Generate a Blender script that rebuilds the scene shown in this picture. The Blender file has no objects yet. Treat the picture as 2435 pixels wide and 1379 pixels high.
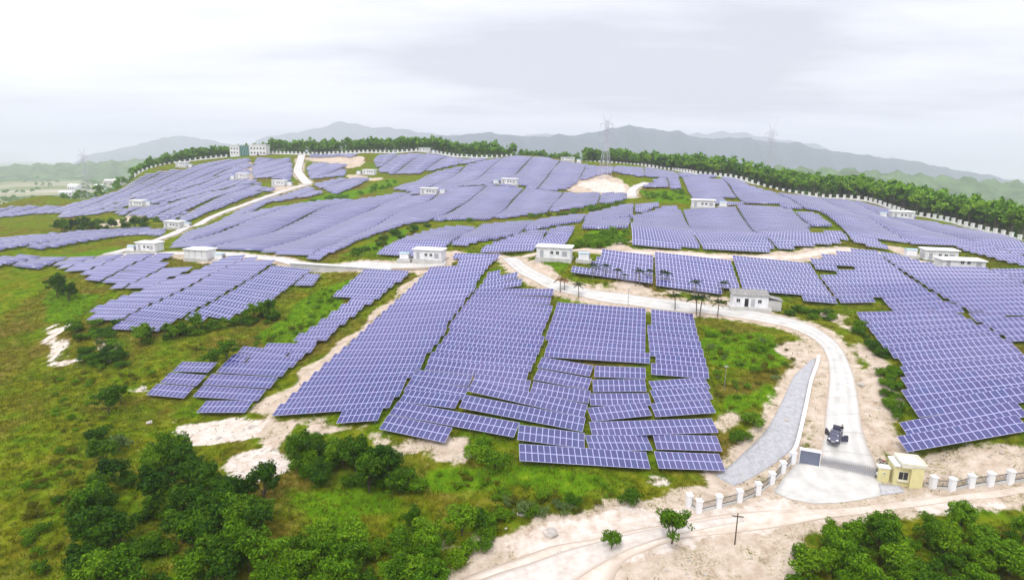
import bpy, bmesh, math, random
import numpy as np
from mathutils import Vector, Matrix

random.seed(11); rng = np.random.default_rng(11)
scn = bpy.context.scene
COL = scn.collection

# ------------------------------------------------------------------ camera
F = 1400.0; CX, CY = 1217.5, 689.5
PITCH = math.radians(11.9); ROLL = math.radians(1.0)
CAM = np.array([0.0, 0.0, 50.0])
RM = np.array(Matrix.Rotation(math.pi/2-PITCH, 3, 'X') @ Matrix.Rotation(ROLL, 3, 'Z'))
cd = bpy.data.cameras.new('camera'); cam = bpy.data.objects.new('camera', cd); COL.objects.link(cam)
cd.sensor_fit = 'HORIZONTAL'; cd.sensor_width = 36.0; cd.lens = 36.0*F/2435.0
cd.clip_start = 0.5; cd.clip_end = 60000
cam.matrix_world = Matrix.Translation(CAM) @ Matrix(RM).to_4x4()
scn.camera = cam

# ------------------------------------------------------------------ sky, sun, exposure
SUN_EL, SUN_AZ = math.radians(58), math.radians(205)     # azimuth clockwise from +Y
world = bpy.data.worlds.new('World'); scn.world = world; world.use_nodes = True
nt = world.node_tree; nt.nodes.clear()
def N(tree, t, **kw):
    n = tree.nodes.new(t)
    for k, v in kw.items(): setattr(n, k, v)
    return n
L = nt.links.new
wo = N(nt, 'ShaderNodeOutputWorld'); bg = N(nt, 'ShaderNodeBackground'); bg.inputs['Strength'].default_value = 0.1
sky = N(nt, 'ShaderNodeTexSky', sky_type='NISHITA', sun_disc=False, sun_elevation=SUN_EL, sun_rotation=SUN_AZ, air_density=1.5, dust_density=3.0)
tc = N(nt, 'ShaderNodeTexCoord'); sep = N(nt, 'ShaderNodeSeparateXYZ'); L(tc.outputs['Generated'], sep.inputs[0])
zc = N(nt, 'ShaderNodeMath', operation='MAXIMUM'); L(sep.outputs['Z'], zc.inputs[0]); zc.inputs[1].default_value = 0.0
zp = N(nt, 'ShaderNodeMath', operation='ADD'); L(zc.outputs[0], zp.inputs[0]); zp.inputs[1].default_value = 0.09
dv = N(nt, 'ShaderNodeVectorMath', operation='DIVIDE'); cz = N(nt, 'ShaderNodeCombineXYZ')
for i in range(3): L(zp.outputs[0], cz.inputs[i])
L(tc.outputs['Generated'], dv.inputs[0]); L(cz.outputs[0], dv.inputs[1])
mp = N(nt, 'ShaderNodeMapping'); mp.inputs['Scale'].default_value = (0.42, 0.75, 0.0); mp.inputs['Location'].default_value = (3.59, 2.50, 0.0)
L(dv.outputs[0], mp.inputs[0])
no = N(nt, 'ShaderNodeTexNoise'); no.inputs['Scale'].default_value = 0.62; no.inputs['Detail'].default_value = 6; no.inputs['Roughness'].default_value = 0.52
L(mp.outputs[0], no.inputs['Vector'])
rp = N(nt, 'ShaderNodeValToRGB'); e = rp.color_ramp.elements
e[0].position = 0.38; e[0].color = (6.0, 6.05, 6.9, 1); e[1].position = 0.66; e[1].color = (11.7, 11.55, 12.0, 1)
em = e.new(0.50); em.color = (9.1, 9.05, 9.8, 1)
L(no.outputs['Fac'], rp.inputs[0])
# the cloud deck brightens towards the zenith (CIE overcast)
zr = N(nt, 'ShaderNodeMapRange'); L(sep.outputs['Z'], zr.inputs[0]); zr.inputs[1].default_value = 0.25; zr.inputs[2].default_value = 1.0; zr.inputs[3].default_value = 1.0; zr.inputs[4].default_value = 1.45
mu = N(nt, 'ShaderNodeVectorMath', operation='SCALE'); L(rp.outputs[0], mu.inputs[0]); L(zr.outputs[0], mu.inputs['Scale'])
mx = N(nt, 'ShaderNodeMix', data_type='RGBA'); mx.inputs[0].default_value = 0.93
L(sky.outputs[0], mx.inputs[6]); L(mu.outputs[0], mx.inputs[7])
L(mx.outputs[2], bg.inputs['Color']); L(bg.outputs[0], wo.inputs['Surface'])

sd = bpy.data.lights.new('sun', 'SUN'); sd.energy = 1.5; sd.angle = math.radians(10); sd.color = (1.0, 0.96, 0.9)
sun = bpy.data.objects.new('sun', sd); COL.objects.link(sun)
sv = Vector((math.sin(SUN_AZ)*math.cos(SUN_EL), math.cos(SUN_AZ)*math.cos(SUN_EL), math.sin(SUN_EL)))
sun.rotation_euler = (-sv).to_track_quat('-Z', 'Y').to_euler(); sun.location = sv*300

vs = scn.view_settings; vs.view_transform = 'Standard'; vs.look = 'None'; vs.exposure = 0.32; vs.gamma = 1.0; vs.use_curve_mapping = False
cy = scn.cycles
cy.use_denoising = True; cy.max_bounces = 8; cy.diffuse_bounces = 2; cy.glossy_bounces = 2; cy.transmission_bounces = 2; cy.volume_bounces = 4; cy.transparent_max_bounces = 8
cy.volume_step_rate = 4; cy.caustics_reflective = False; cy.caustics_refractive = False
try: cy.denoiser = 'OPENIMAGEDENOISE'
except Exception: pass

# ------------------------------------------------------------------ helpers
def ray(px, py):
    return RM @ np.array([(px-CX)/F, -(py-CY)/F, -1.0])
def at(px, py, d):
    return CAM + ray(px, py)*d
def proj(p):
    q = RM.T @ (np.asarray(p, float)-CAM); d = -q[2]
    return CX+F*q[0]/d, CY-F*q[1]/d, d

MATS = {}
def new_mat(name):
    m = bpy.data.materials.new(name); m.use_nodes = True
    t = m.node_tree; b = t.nodes['Principled BSDF']
    MATS[name] = m
    return m, t, b
def plain(name, col, rough=0.7, spec=0.3, metal=0.0, vary=0.12, scale=1.5, bump=0.0):
    """one colour with blotchy wear"""
    m, t, b = new_mat(name)
    tc = N(t, 'ShaderNodeTexCoord'); no = N(t, 'ShaderNodeTexNoise'); no.inputs['Scale'].default_value = scale; no.inputs['Detail'].default_value = 5
    t.links.new(tc.outputs['Object'], no.inputs['Vector'])
    r = N(t, 'ShaderNodeValToRGB'); r.color_ramp.elements[0].position = .3; r.color_ramp.elements[1].position = .7
    r.color_ramp.elements[0].color = tuple(c*(1-vary) for c in col)+(1,); r.color_ramp.elements[1].color = tuple(min(1, c*(1+vary)) for c in col)+(1,)
    t.links.new(no.outputs['Fac'], r.inputs[0]); t.links.new(r.outputs[0], b.inputs['Base Color'])
    b.inputs['Roughness'].default_value = rough; b.inputs['Specular IOR Level'].default_value = spec; b.inputs['Metallic'].default_value = metal
    if bump:
        bm_ = N(t, 'ShaderNodeBump'); bm_.inputs['Strength'].default_value = bump; t.links.new(no.outputs['Fac'], bm_.inputs['Height']); t.links.new(bm_.outputs[0], b.inputs['Normal'])
    return m

class MB:
    """collects boxes, bars, tubes and faces; .mesh(name, material) makes one mesh"""
    def __init__(s): s.v = []; s.f = []; s.smooth = False
    def face(s, pts):
        k = len(s.v); s.v += [tuple(p) for p in pts]; s.f.append(tuple(range(k, k+len(pts)))); return s
    def hexa(s, c):            # 8 corners: bottom ring, top ring
        k = len(s.v); s.v += [tuple(p) for p in c]
        for q in ((3,2,1,0),(4,5,6,7),(0,1,5,4),(1,2,6,5),(2,3,7,6),(3,0,4,7)): s.f.append(tuple(k+i for i in q))
        return s
    def box(s, x0, x1, y0, y1, z0, z1):
        return s.hexa([(x0,y0,z0),(x1,y0,z0),(x1,y1,z0),(x0,y1,z0),(x0,y0,z1),(x1,y0,z1),(x1,y1,z1),(x0,y1,z1)])
    def tube(s, pts, rad, n=6, cap=True):
        pts = [Vector(p) for p in pts]; rad = rad if hasattr(rad, '__len__') else [rad]*len(pts)
        k = len(s.v); m = len(pts)
        for i, p in enumerate(pts):
            d = (pts[min(i+1, m-1)]-pts[max(i-1, 0)]).normalized()
            a = d.cross(Vector((0,0,1)) if abs(d.z) < .9 else Vector((1,0,0))).normalized(); b = d.cross(a)
            for j in range(n):
                w = 2*math.pi*j/n; s.v.append(tuple(p+(a*math.cos(w)+b*math.sin(w))*rad[i]))
        for i in range(m-1):
            for j in range(n):
                j2 = (j+1) % n; s.f.append((k+i*n+j, k+i*n+j2, k+(i+1)*n+j2, k+(i+1)*n+j))
        if cap: s.f.append(tuple(k+j for j in range(n))[::-1]); s.f.append(tuple(k+(m-1)*n+j for j in range(n)))
        return s
    def mesh(s, name, mat):
        me = bpy.data.meshes.new(name); me.from_pydata(s.v, [], s.f); me.update()
        if mat: me.materials.append(MATS[mat] if isinstance(mat, str) else mat)
        if s.smooth: me.polygons.foreach_set('use_smooth', [True]*len(me.polygons))
        return me
def np_mesh(name, V, Q, mat, nper=4):
    """fast mesh from arrays"""
    me = bpy.data.meshes.new(name); V = np.asarray(V, np.float32); Q = np.asarray(Q, np.int32)
    me.vertices.add(len(V)); me.vertices.foreach_set('co', V.ravel())
    me.loops.add(Q.size); me.loops.foreach_set('vertex_index', Q.ravel())
    me.polygons.add(len(Q)); me.polygons.foreach_set('loop_start', np.arange(0, Q.size, nper, dtype=np.int32))
    me.update(calc_edges=True)
    if mat: me.materials.append(MATS[mat] if isinstance(mat, str) else mat)
    return me
def obj(name, me, parent=None, loc=None, rotz=None, label=None):
    o = bpy.data.objects.new(name, me); COL.objects.link(o)
    if parent is not None: o.parent = parent
    if loc is not None: o.location = loc
    if rotz is not None: o.rotation_euler = (0, 0, rotz)
    if label: o['label'] = label
    return o
def tag(o, label, cat=None, group=None, kind=None):
    if label: o['label'] = label
    if cat: o['category'] = cat
    if group: o['group'] = group
    if kind: o['kind'] = kind
    return o
def thing(name, label, cat, loc=(0,0,0), rotz=0, group=None):
    return tag(obj(name, None, None, loc, rotz), label, cat, group)
def struct(name, me, label=None):
    o = obj(name, me); o['kind'] = 'structure'
    if label: o['label'] = label
    return o
def dup(root, loc, rotz, label=None, scale=1.0, tilt=(0, 0)):
    r = root.copy(); COL.objects.link(r); r.location = loc; r.rotation_euler = (tilt[0], tilt[1], rotz); r.scale = (scale,)*3 if not hasattr(scale, '__len__') else scale
    if label: r['label'] = label
    for ch in root.children:
        c = ch.copy(); COL.objects.link(c); c.parent = r
        for g in ch.children:
            d = g.copy(); COL.objects.link(d); d.parent = c
    return r

# ------------------------------------------------------------------ terrain
WALL_L = [(322,417,500),(345,407,510),(400,395,530),(440,387,540),(545,374,560)]
WALL_C = [(640,367,570),(715,368,560),(860,364,545),(940,364,535),(1000,360,530),(1030,364,525),(1100,374,510),(1180,376,510),(1216,375,515)]
WALL_R = [(1395,389,520),(1470,394,505),(1540,400,480),(1600,407,460),(1655,415,430),(1780,436,400),(1850,457,390),(1920,465,380),(2000,473,370),(2060,480,360),(2120,495,340),(2160,512,325),(2200,521,318),(2250,530,305),(2309,545,290),(2450,580,262)]
CP = [(1217,1379,72),(600,1379,72),(0,1379,74),(1800,1379,73),(2435,1379,72),
 (200,1250,82),(-50,1200,86),(700,1230,83),(1000,1180,87),(1500,1250,81),(1900,1230,82),(2300,1200,82),(2435,1190,82),
 (905,1015,102),(655,990,112),(1232,1045,98),(1390,1068,97),(1470,1110,95),(1720,1118,96),
 (480,990,117),(350,945,123),(250,1000,112),(130,950,120),(0,950,122),
 (1000,880,122),(1272,880,122),(1540,880,120),(1680,880,120),(765,880,128),
 (1395,985,107),(1545,970,107.5),(1250,960,107.5),
 (1100,740,149),(1320,720,152),(1530,745,146),(1645,757,144),
 (1127,690,164),(970,690,170),(1050,618,190),(1190,612,188),
 (520,870,133),(700,830,142),(850,720,165),(960,645,186),(780,715,168),
 (600,790,155),(400,840,141),(680,740,166),(750,690,178),
 (270,790,150),(375,790,149),(545,755,160),(770,672,182),(450,700,172),(560,632,200),(680,622,200),(210,745,162),(330,700,178),
 (150,700,185),(130,780,165),(0,700,185),(126,880,138),(250,660,198),(150,625,218),(430,620,210),(0,620,218),
 (345,600,240),(255,607,228),(150,597,243),(130,577,268),(390,552,300),(410,545,318),(250,570,275),(0,580,265),
 (126,530,340),(300,525,345),(130,500,430),(280,455,460),(330,485,400),(470,480,380),(250,510,375),(0,520,400),(130,465,470),
 (400,594,235),(700,614,208),(760,624,203),(855,577,225),(960,539,255),(1130,524,270),(1300,507,290),(1480,480,310),(1500,467,322),
 (690,634,197),(820,640,190),
 (440,557,265),(560,517,300),(700,490,330),(940,464,352),(1080,449,367),(1300,459,350),(1420,462,340),
 (800,550,258),(1000,500,302),(1200,490,307),(600,560,258),
 (850,452,385),(740,472,360),(640,492,345),(930,432,420),
 (900,607,197),(1000,572,217),(1150,552,234),(1300,532,252),(1500,512,266),(1570,490,286),
 (1130,602,196),(1350,592,190),(1420,572,206),(1400,550,225),(1490,547,228),
 (1318,625,168),(1390,620,170),(1300,655,162),
 (1350,660,162),(1430,605,178),(1700,610,180),(1850,615,180),(1960,600,188),(2060,592,195),
 (1500,680,158),(1650,690,158),(1780,695,157),(1900,735,147),(2000,722,150),(2100,720,150),(2070,755,138),
 (1960,655,170),(2220,640,172),(2300,640,170),(2435,640,168),
 (2309,750,132),(2435,760,126),(2200,745,138),
 (2140,880,113),(2309,860,111),(2150,980,102),(2160,1075,94.5),(2309,1044,92),(2435,1018,90),(2309,950,100),
 (1650,725,150),(1790,745,145),(1930,785,134),(2000,850,121),(2005,950,107),(1990,1050,97),(2000,1115,92),(2150,1150,89),(1950,1190,86),
 (1800,850,124),(1800,950,110),(1800,1050,100),(1700,1000,105),(1660,1200,86),(1900,1080,95),
 (1500,600,182),(1650,597,184),(1810,607,182),(1650,502,265),(1800,500,262),(1930,512,255),(2000,572,205),(2100,587,197),(2240,625,180),
 (2080,572,208),(2000,540,235),(1900,555,220),(1700,550,225),
 (1680,494,268),(1640,442,330),(1560,467,310),(1500,442,345),(1450,432,365),(1620,422,370),(1700,420,385),
 (1750,477,292),(1850,490,277),(1950,490,285),
 (2100,517,292),(2200,560,232),(2309,600,198),(2435,600,192),(2309,560,245),
 (1210,441,360),(1018,466,345),(660,444,415),(575,428,445),(875,416,445),(590,371,560),(620,390,520),(720,382,530),(730,432,425),(800,430,420),(900,402,465),(1050,402,450),(1150,402,440),(430,398,500),(450,432,460),(1300,422,400),(1380,412,410),
 (1235,371,480),(1320,379,470),(1350,386,462)]
CP = CP + WALL_L + WALL_C + WALL_R
P = np.array([at(*c) for c in CP])
extra = []
for run in (WALL_L, WALL_C, WALL_R):
    for c in run[::2]:
        p = at(*c); h = np.array([p[0], p[1]])/math.hypot(p[0], p[1])
        for dd, dz in ((60, -5), (160, -22), (330, -48)):
            extra.append((p[0]+h[0]*dd, p[1]+h[1]*dd, p[2]+dz))
for x, y, z in ((0,20,-1),(-80,20,-1),(80,20,-1),(-180,30,0),(180,30,2),(0,-60,-2),(-250,100,4),(250,90,16),(300,150,22),(-300,250,6),(-420,400,-4),(-600,600,-25),(-350,500,0),
                (400,300,-8),(520,380,-30),(-200,-60,-1),(200,-60,0),(-450,150,0),(450,150,5),(-420,300,2),(-560,430,-15)): extra.append((x, y, z))
P = np.vstack([P, np.array(extra)])
SC = 100.0
def _phi(r2): return 0.5*r2*np.log(r2+1e-9)
_xy = P[:, :2]/SC
_d2 = ((_xy[:, None]-_xy[None])**2).sum(-1)
_n = len(P); lam = 0.0016
_A = np.zeros((_n+3, _n+3)); _A[:_n, :_n] = _phi(_d2)+lam*np.eye(_n)*(1+np.clip(P[:, 1]/90-1, 0, 12))
_A[:_n, _n] = 1; _A[:_n, _n+1:] = _xy; _A[_n:, :_n] = _A[:_n, _n:].T
_W = np.linalg.solve(_A, np.concatenate([P[:, 2], np.zeros(3)]))
def _sm(a, b, x):
    t = np.clip((x-a)/(b-a), 0, 1); return t*t*(3-2*t)
def H(x, y):
    x = np.atleast_1d(np.asarray(x, float)); y = np.atleast_1d(np.asarray(y, float)); sh = x.shape
    x = x.ravel(); y = y.ravel(); out = np.empty(len(x))
    for i in range(0, len(x), 40000):
        a = np.stack([x[i:i+40000], y[i:i+40000]], 1)/SC
        g = np.clip(a, [-6.5, -1.2], [5.6, 9.2])
        d2 = (g**2).sum(1)[:, None]+(_xy**2).sum(1)[None]-2*g@_xy.T
        out[i:i+40000] = _phi(np.maximum(d2, 0))@_W[:_n]+_W[_n]+g@_W[_n+1:]
    r = np.hypot(x*1.05, y-60)
    pl = -32+7*np.sin(x/700+1)*np.sin(y/900)+4*np.sin(x/260+y/310)
    k = _sm(640, 1150, r)
    out = out*(1-k)+pl*k
    near = 1-_sm(300, 700, r)
    out += (1-_sm(420, 600, r))*_sm(135, 230, np.hypot(x, y))*(0.95*np.sin(x/17+y/41+.6)*np.sin(y/26-x/60)+.55*np.sin(x/9.5-y/23)*np.sin(y/15+1))
    out += near*(0.22*np.sin(x/3.1+1.3*np.sin(y/5.3))*np.sin(y/3.7+x/9.1)+0.25*np.sin(x/11+y/17)*np.sin(y/9.3))
    return out.reshape(sh)
def Hs(x, y): return float(H([x], [y])[0])
_T = np.concatenate([np.arange(40, 260, 1.0), np.arange(260, 720, 2.5)])
def hit(px, py, tmax=700, up=0.0):
    """world point where the sight line through a pixel meets the ground"""
    w = ray(px, py); T = _T[_T < tmax]; q = CAM[None]+w[None]*T[:, None]
    c = q[:, 2]-H(q[:, 0], q[:, 1])-up
    k = np.nonzero(c < 0)[0]
    if len(k) == 0:
        i = int(np.argmin(c[60:]))+60; t = T[i]
    elif k[0] == 0: t = T[0]
    else:
        i = k[0]; t = T[i-1]+(T[i]-T[i-1])*c[i-1]/(c[i-1]-c[i])
    q = CAM+w*t
    return np.array([q[0], q[1], Hs(q[0], q[1])])
# ------------------------------------------------------------------ materials
plain('white_wall', (0.77, 0.77, 0.79), .75, .2, vary=.12, scale=.9)
plain('white_roof', (0.85, 0.85, 0.87), .6, .3, vary=.06, scale=.6)
plain('blue_grey_roof', (0.36, 0.50, 0.60), .5, .4, vary=.1)
plain('cabin_grey', (0.42, 0.43, 0.46), .5, .4, vary=.1)
plain('dark_glass', (0.02, 0.022, 0.028), .08, .6, vary=.2)
plain('concrete', (0.55, 0.54, 0.51), .85, .15, vary=.16, scale=.5, bump=.05)
plain('retaining_concrete', (0.50, 0.49, 0.48), .85, .15, vary=.16, scale=.35, bump=.05)
plain('steel', (0.33, 0.34, 0.37), .45, .5, metal=.6, vary=.15)
plain('gate_steel', (0.50, 0.50, 0.54), .35, .5, metal=.4, vary=.1)
plain('pylon_steel', (0.52, 0.52, 0.60), .6, .4, metal=.1, vary=.1)
plain('dark_iron', (0.06, 0.06, 0.065), .5, .4, vary=.2)
plain('cream_paint', (0.72, 0.66, 0.34), .7, .25, vary=.07, scale=1.2)
plain('cream_trim', (0.74, 0.71, 0.56), .7, .25, vary=.07, scale=1.2)
plain('slate_panel', (0.15, 0.17, 0.24), .45, .5, vary=.1, scale=1.0)
plain('bark', (0.11, 0.085, 0.06), .9, .1, vary=.3, scale=4)
plain('pale_bark', (0.22, 0.19, 0.15), .9, .1, vary=.25, scale=4)
plain('corrugated', (0.30, 0.29, 0.28), .8, .2, vary=.25, scale=1.2)
plain('rock', (0.46, 0.42, 0.38), .9, .1, vary=.25, scale=2.0, bump=.2)
plain('rubber', (0.02, 0.02, 0.021), .8, .2)
plain('palm_dry', (0.20, 0.10, 0.035), .8, .15, vary=.3, scale=3)
plain('far_wall_tint', (0.60, 0.56, 0.52), .8, .1, vary=.1, scale=.2)
plain('green_glass', (0.03, 0.16, 0.13), .15, .6, vary=.2)

def leaf_mat(name, a, b, c):
    m, t, bs = new_mat(name)
    g = N(t, 'ShaderNodeNewGeometry'); oi = N(t, 'ShaderNodeObjectInfo')
    ad = N(t, 'ShaderNodeMath', operation='MULTIPLY_ADD'); t.links.new(oi.outputs['Random'], ad.inputs[0]); ad.inputs[1].default_value = .45; ad.inputs[2].default_value = 0
    ad2 = N(t, 'ShaderNodeMath', operation='MULTIPLY_ADD'); t.links.new(g.outputs['Random Per Island'], ad2.inputs[0]); ad2.inputs[1].default_value = .55; t.links.new(ad.outputs[0], ad2.inputs[2])
    r = N(t, 'ShaderNodeValToRGB'); e = r.color_ramp.elements
    e[0].position = .05; e[0].color = a+(1,); e[1].position = .95; e[1].color = c+(1,); k = e.new(.5); k.color = b+(1,)
    t.links.new(ad2.outputs[0], r.inputs[0]); t.links.new(r.outputs[0], bs.inputs['Base Color'])
    bs.inputs['Roughness'].default_value = .7; bs.inputs['Specular IOR Level'].default_value = .08
    tr = N(t, 'ShaderNodeBsdfTranslucent'); t.links.new(r.outputs[0], tr.inputs['Color'])
    ms = N(t, 'ShaderNodeMixShader'); ms.inputs[0].default_value = .22
    t.links.new(bs.outputs[0], ms.inputs[1]); t.links.new(tr.outputs[0], ms.inputs[2]); t.links.new(ms.outputs[0], t.nodes['Material Output'].inputs[0])
    return m
leaf_mat('leaf_mid', (0.020, 0.067, 0.002), (0.079, 0.183, 0.004), (0.195, 0.329, 0.010))
leaf_mat('leaf_dark', (0.009, 0.034, 0.002), (0.036, 0.104, 0.004), (0.111, 0.215, 0.008))
leaf_mat('leaf_bright', (0.039, 0.112, 0.003), (0.106, 0.235, 0.005), (0.213, 0.358, 0.015))
leaf_mat('leaf_pale', (0.07, 0.115, 0.03), (0.13, 0.20, 0.055), (0.22, 0.29, 0.09))
leaf_mat('leaf_olive', (0.046, 0.057, 0.003), (0.115, 0.132, 0.006), (0.207, 0.196, 0.018))
leaf_mat('leaf_wood', (0.070, 0.187, 0.009), (0.187, 0.367, 0.016), (0.343, 0.530, 0.034))
leaf_mat('leaf_palm', (0.010, 0.024, 0.005), (0.024, 0.055, 0.009), (0.055, 0.09, 0.014))
leaf_mat('grass_blade', (0.06, 0.085, 0.003), (0.12, 0.15, 0.005), (0.22, 0.22, 0.025))

# --- solar glass: blue-violet poly cells in pale anodised frames
def cell_shader(t, bs, rnd):
    r = N(t, 'ShaderNodeValToRGB'); e = r.color_ramp.elements
    e[0].position = 0; e[0].color = (0.0331, 0.0225, 0.1529, 1); e[1].position = 1; e[1].color = (0.0216, 0.0405, 0.1791, 1)
    k = e.new(.35); k.color = (0.0295, 0.0263, 0.1616, 1); k = e.new(.75); k.color = (0.0252, 0.0300, 0.1616, 1)
    t.links.new(rnd, r.inputs[0])
    # uneven reflection across the field painted into the cell colour, with hue drift
    g = N(t, 'ShaderNodeNewGeometry'); n1_ = N(t, 'ShaderNodeTexNoise'); n1_.inputs['Scale'].default_value = .045; n1_.inputs['Detail'].default_value = 4
    n2_ = N(t, 'ShaderNodeTexNoise'); n2_.inputs['Scale'].default_value = .016; n2_.inputs['Detail'].default_value = 2
    t.links.new(g.outputs['Position'], n1_.inputs['Vector']); t.links.new(g.outputs['Position'], n2_.inputs['Vector'])  # blue of the distant haze is put into the hill colour itself
    f1 = N(t, 'ShaderNodeMapRange'); t.links.new(n1_.outputs['Fac'], f1.inputs[0]); f1.inputs[1].default_value = .35; f1.inputs[2].default_value = .68; f1.inputs[3].default_value = .0; f1.inputs[4].default_value = .30
    f2 = N(t, 'ShaderNodeMapRange'); t.links.new(n2_.outputs['Fac'], f2.inputs[0]); f2.inputs[1].default_value = .38; f2.inputs[2].default_value = .62; f2.inputs[3].default_value = .0; f2.inputs[4].default_value = .6
    a_ = N(t, 'ShaderNodeMix', data_type='RGBA'); t.links.new(f2.outputs[0], a_.inputs[0]); t.links.new(r.outputs[0], a_.inputs[6]); a_.inputs[7].default_value = (.018, .032, .125, 1)
    b_ = N(t, 'ShaderNodeMix', data_type='RGBA'); t.links.new(f1.outputs[0], b_.inputs[0]); t.links.new(a_.outputs[2], b_.inputs[6]); b_.inputs[7].default_value = (.16, .13, .26, 1)
    return b_.outputs[2]
def glassy(bs):
    bs.inputs['Sheen Weight'].default_value = .65; bs.inputs['Sheen Roughness'].default_value = .30; bs.inputs['Sheen Tint'].default_value = (.76, .74, 1.0, 1)   # sheen stands in for sky reflection, paling panels seen at grazing angles
    bs.inputs['Roughness'].default_value = .22; bs.inputs['IOR'].default_value = 1.55; bs.inputs['Specular IOR Level'].default_value = .5
    bs.inputs['Coat Weight'].default_value = .15; bs.inputs['Coat Roughness'].default_value = .10; bs.inputs['Coat IOR'].default_value = 1.6
m, t, b = new_mat('solar_cell'); oi = N(t, 'ShaderNodeObjectInfo')
t.links.new(cell_shader(t, b, oi.outputs['Random']), b.inputs['Base Color']); glassy(b)
plain('panel_frame', (0.46, 0.46, 0.74), .5, .4, vary=.05)
m, t, b = new_mat('solar_grid'); uv = N(t, 'ShaderNodeUVMap'); uv.uv_map = 'grid'
fr = N(t, 'ShaderNodeVectorMath', operation='FRACTION'); fl = N(t, 'ShaderNodeVectorMath', operation='FLOOR')
t.links.new(uv.outputs[0], fr.inputs[0]); t.links.new(uv.outputs[0], fl.inputs[0])
sp = N(t, 'ShaderNodeSeparateXYZ'); t.links.new(fr.outputs[0], sp.inputs[0])
def edge(o, w):
    a = N(t, 'ShaderNodeMath', operation='SUBTRACT'); t.links.new(o, a.inputs[0]); a.inputs[1].default_value = .5
    c = N(t, 'ShaderNodeMath', operation='ABSOLUTE'); t.links.new(a.outputs[0], c.inputs[0])
    g = N(t, 'ShaderNodeMath', operation='GREATER_THAN'); t.links.new(c.outputs[0], g.inputs[0]); g.inputs[1].default_value = .5-w
    return g.outputs[0]
mxm = N(t, 'ShaderNodeMath', operation='MAXIMUM'); t.links.new(edge(sp.outputs[0], .070), mxm.inputs[0]); t.links.new(edge(sp.outputs[1], .045), mxm.inputs[1])
oi = N(t, 'ShaderNodeObjectInfo'); va = N(t, 'ShaderNodeVectorMath', operation='ADD'); t.links.new(fl.outputs[0], va.inputs[0]); t.links.new(oi.outputs['Location'], va.inputs[1])
wn = N(t, 'ShaderNodeTexWhiteNoise'); t.links.new(va.outputs[0], wn.inputs['Vector'])
cc = cell_shader(t, b, wn.outputs['Value'])
mc = N(t, 'ShaderNodeMix', data_type='RGBA'); t.links.new(mxm.outputs[0], mc.inputs[0]); t.links.new(cc, mc.inputs[6]); mc.inputs[7].default_value = (.46, .46, .74, 1)
t.links.new(mc.outputs[2], b.inputs['Base Color']); glassy(b)

# --- ground
m, t, b = new_mat('ground'); lk = t.links.new
tc = N(t, 'ShaderNodeTexCoord'); at_ = N(t, 'ShaderNodeVertexColor'); at_.layer_name = 'cover'
sp = N(t, 'ShaderNodeSeparateColor'); lk(at_.outputs[0], sp.inputs[0])
def noise(scale, detail=6, rough=.6, dist=0):
    n = N(t, 'ShaderNodeTexNoise'); n.inputs['Scale'].default_value = scale; n.inputs['Detail'].default_value = detail; n.inputs['Roughness'].default_value = rough; n.inputs['Distortion'].default_value = dist
    lk(tc.outputs['Object'], n.inputs['Vector']); return n.outputs['Fac']
def ramp(fac, stops):
    r = N(t, 'ShaderNodeValToRGB'); e = r.color_ramp.elements
    while len(e) < len(stops): e.new(.5)
    for k, (p, c) in enumerate(stops): e[k].position = p; e[k].color = tuple(c)+(1,)
    lk(fac, r.inputs[0]); return r.outputs[0]
def mixc(f, a, c, mode='MIX'):
    n = N(t, 'ShaderNodeMix', data_type='RGBA', blend_type=mode); lk(f, n.inputs[0]); lk(a, n.inputs[6]); lk(c, n.inputs[7]); return n.outputs[2]
def maskc(ch, k, nz, lo, hi):
    a = N(t, 'ShaderNodeMath', operation='MULTIPLY_ADD'); lk(nz, a.inputs[0]); a.inputs[1].default_value = k; a.inputs[2].default_value = -k/2
    s = N(t, 'ShaderNodeMath', operation='ADD'); lk(ch, s.inputs[0]); lk(a.outputs[0], s.inputs[1])
    r = N(t, 'ShaderNodeMapRange', interpolation_type='SMOOTHSTEP'); lk(s.outputs[0], r.inputs[0]); r.inputs[1].default_value = lo; r.inputs[2].default_value = hi
    return r.outputs[0]
n1, n2, n3, n4 = noise(.045, 5), noise(.55, 8, .7), noise(2.6, 6, .75), noise(.16, 6, .65, .4)
grass = ramp(n2, [(.28, (.024, .032, .002)), (.42, (.095, .105, .004)), (.55, (.165, .170, .008)), (.72, (.27, .24, .05))])
green = ramp(n2, [(.28, (.018, .048, .002)), (.46, (.080, .150, .004)), (.62, (.14, .215, .007)), (.8, (.22, .26, .02))])
dry = ramp(n2, [(.25, (.045, .030, .006)), (.5, (.13, .09, .015)), (.75, (.28, .20, .07))])
col = mixc(ramp(n4, [(.39, (0, 0, 0)), (.60, (.95, .95, .95))]), green, grass)
col = mixc(ramp(n1, [(.49, (0, 0, 0)), (.63, (.8, .8, .8))]), col, dry)
lush = ramp(n2, [(.25, (.03, .085, .003)), (.5, (.09, .19, .005)), (.75, (.19, .28, .012))])
col = mixc(maskc(sp.outputs[2], .9, n4, .35, .75), col, lush)
dirt = ramp(n2, [(.22, (.27, .19, .125)), (.40, (.46, .365, .28)), (.58, (.58, .485, .395)), (.8, (.70, .62, .54))])
sprout = ramp(n3, [(.50, (1, 1, 1)), (.58, (.0, .0, .0))])
dirt2 = mixc(ramp(n4, [(.48, (0, 0, 0)), (.62, (.8, .8, .8))]), dirt, mixc(sprout, grass, dirt))
col = mixc(maskc(sp.outputs[0], 1.1, n2, .38, .66), col, dirt2)
sand = ramp(n2, [(.25, (.34, .25, .18)), (.40, (.56, .47, .39)), (.60, (.70, .63, .57)), (.8, (.79, .75, .71))])
col = mixc(maskc(sp.outputs[1], 1.0, n2, .36, .58), col, sand)
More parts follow.
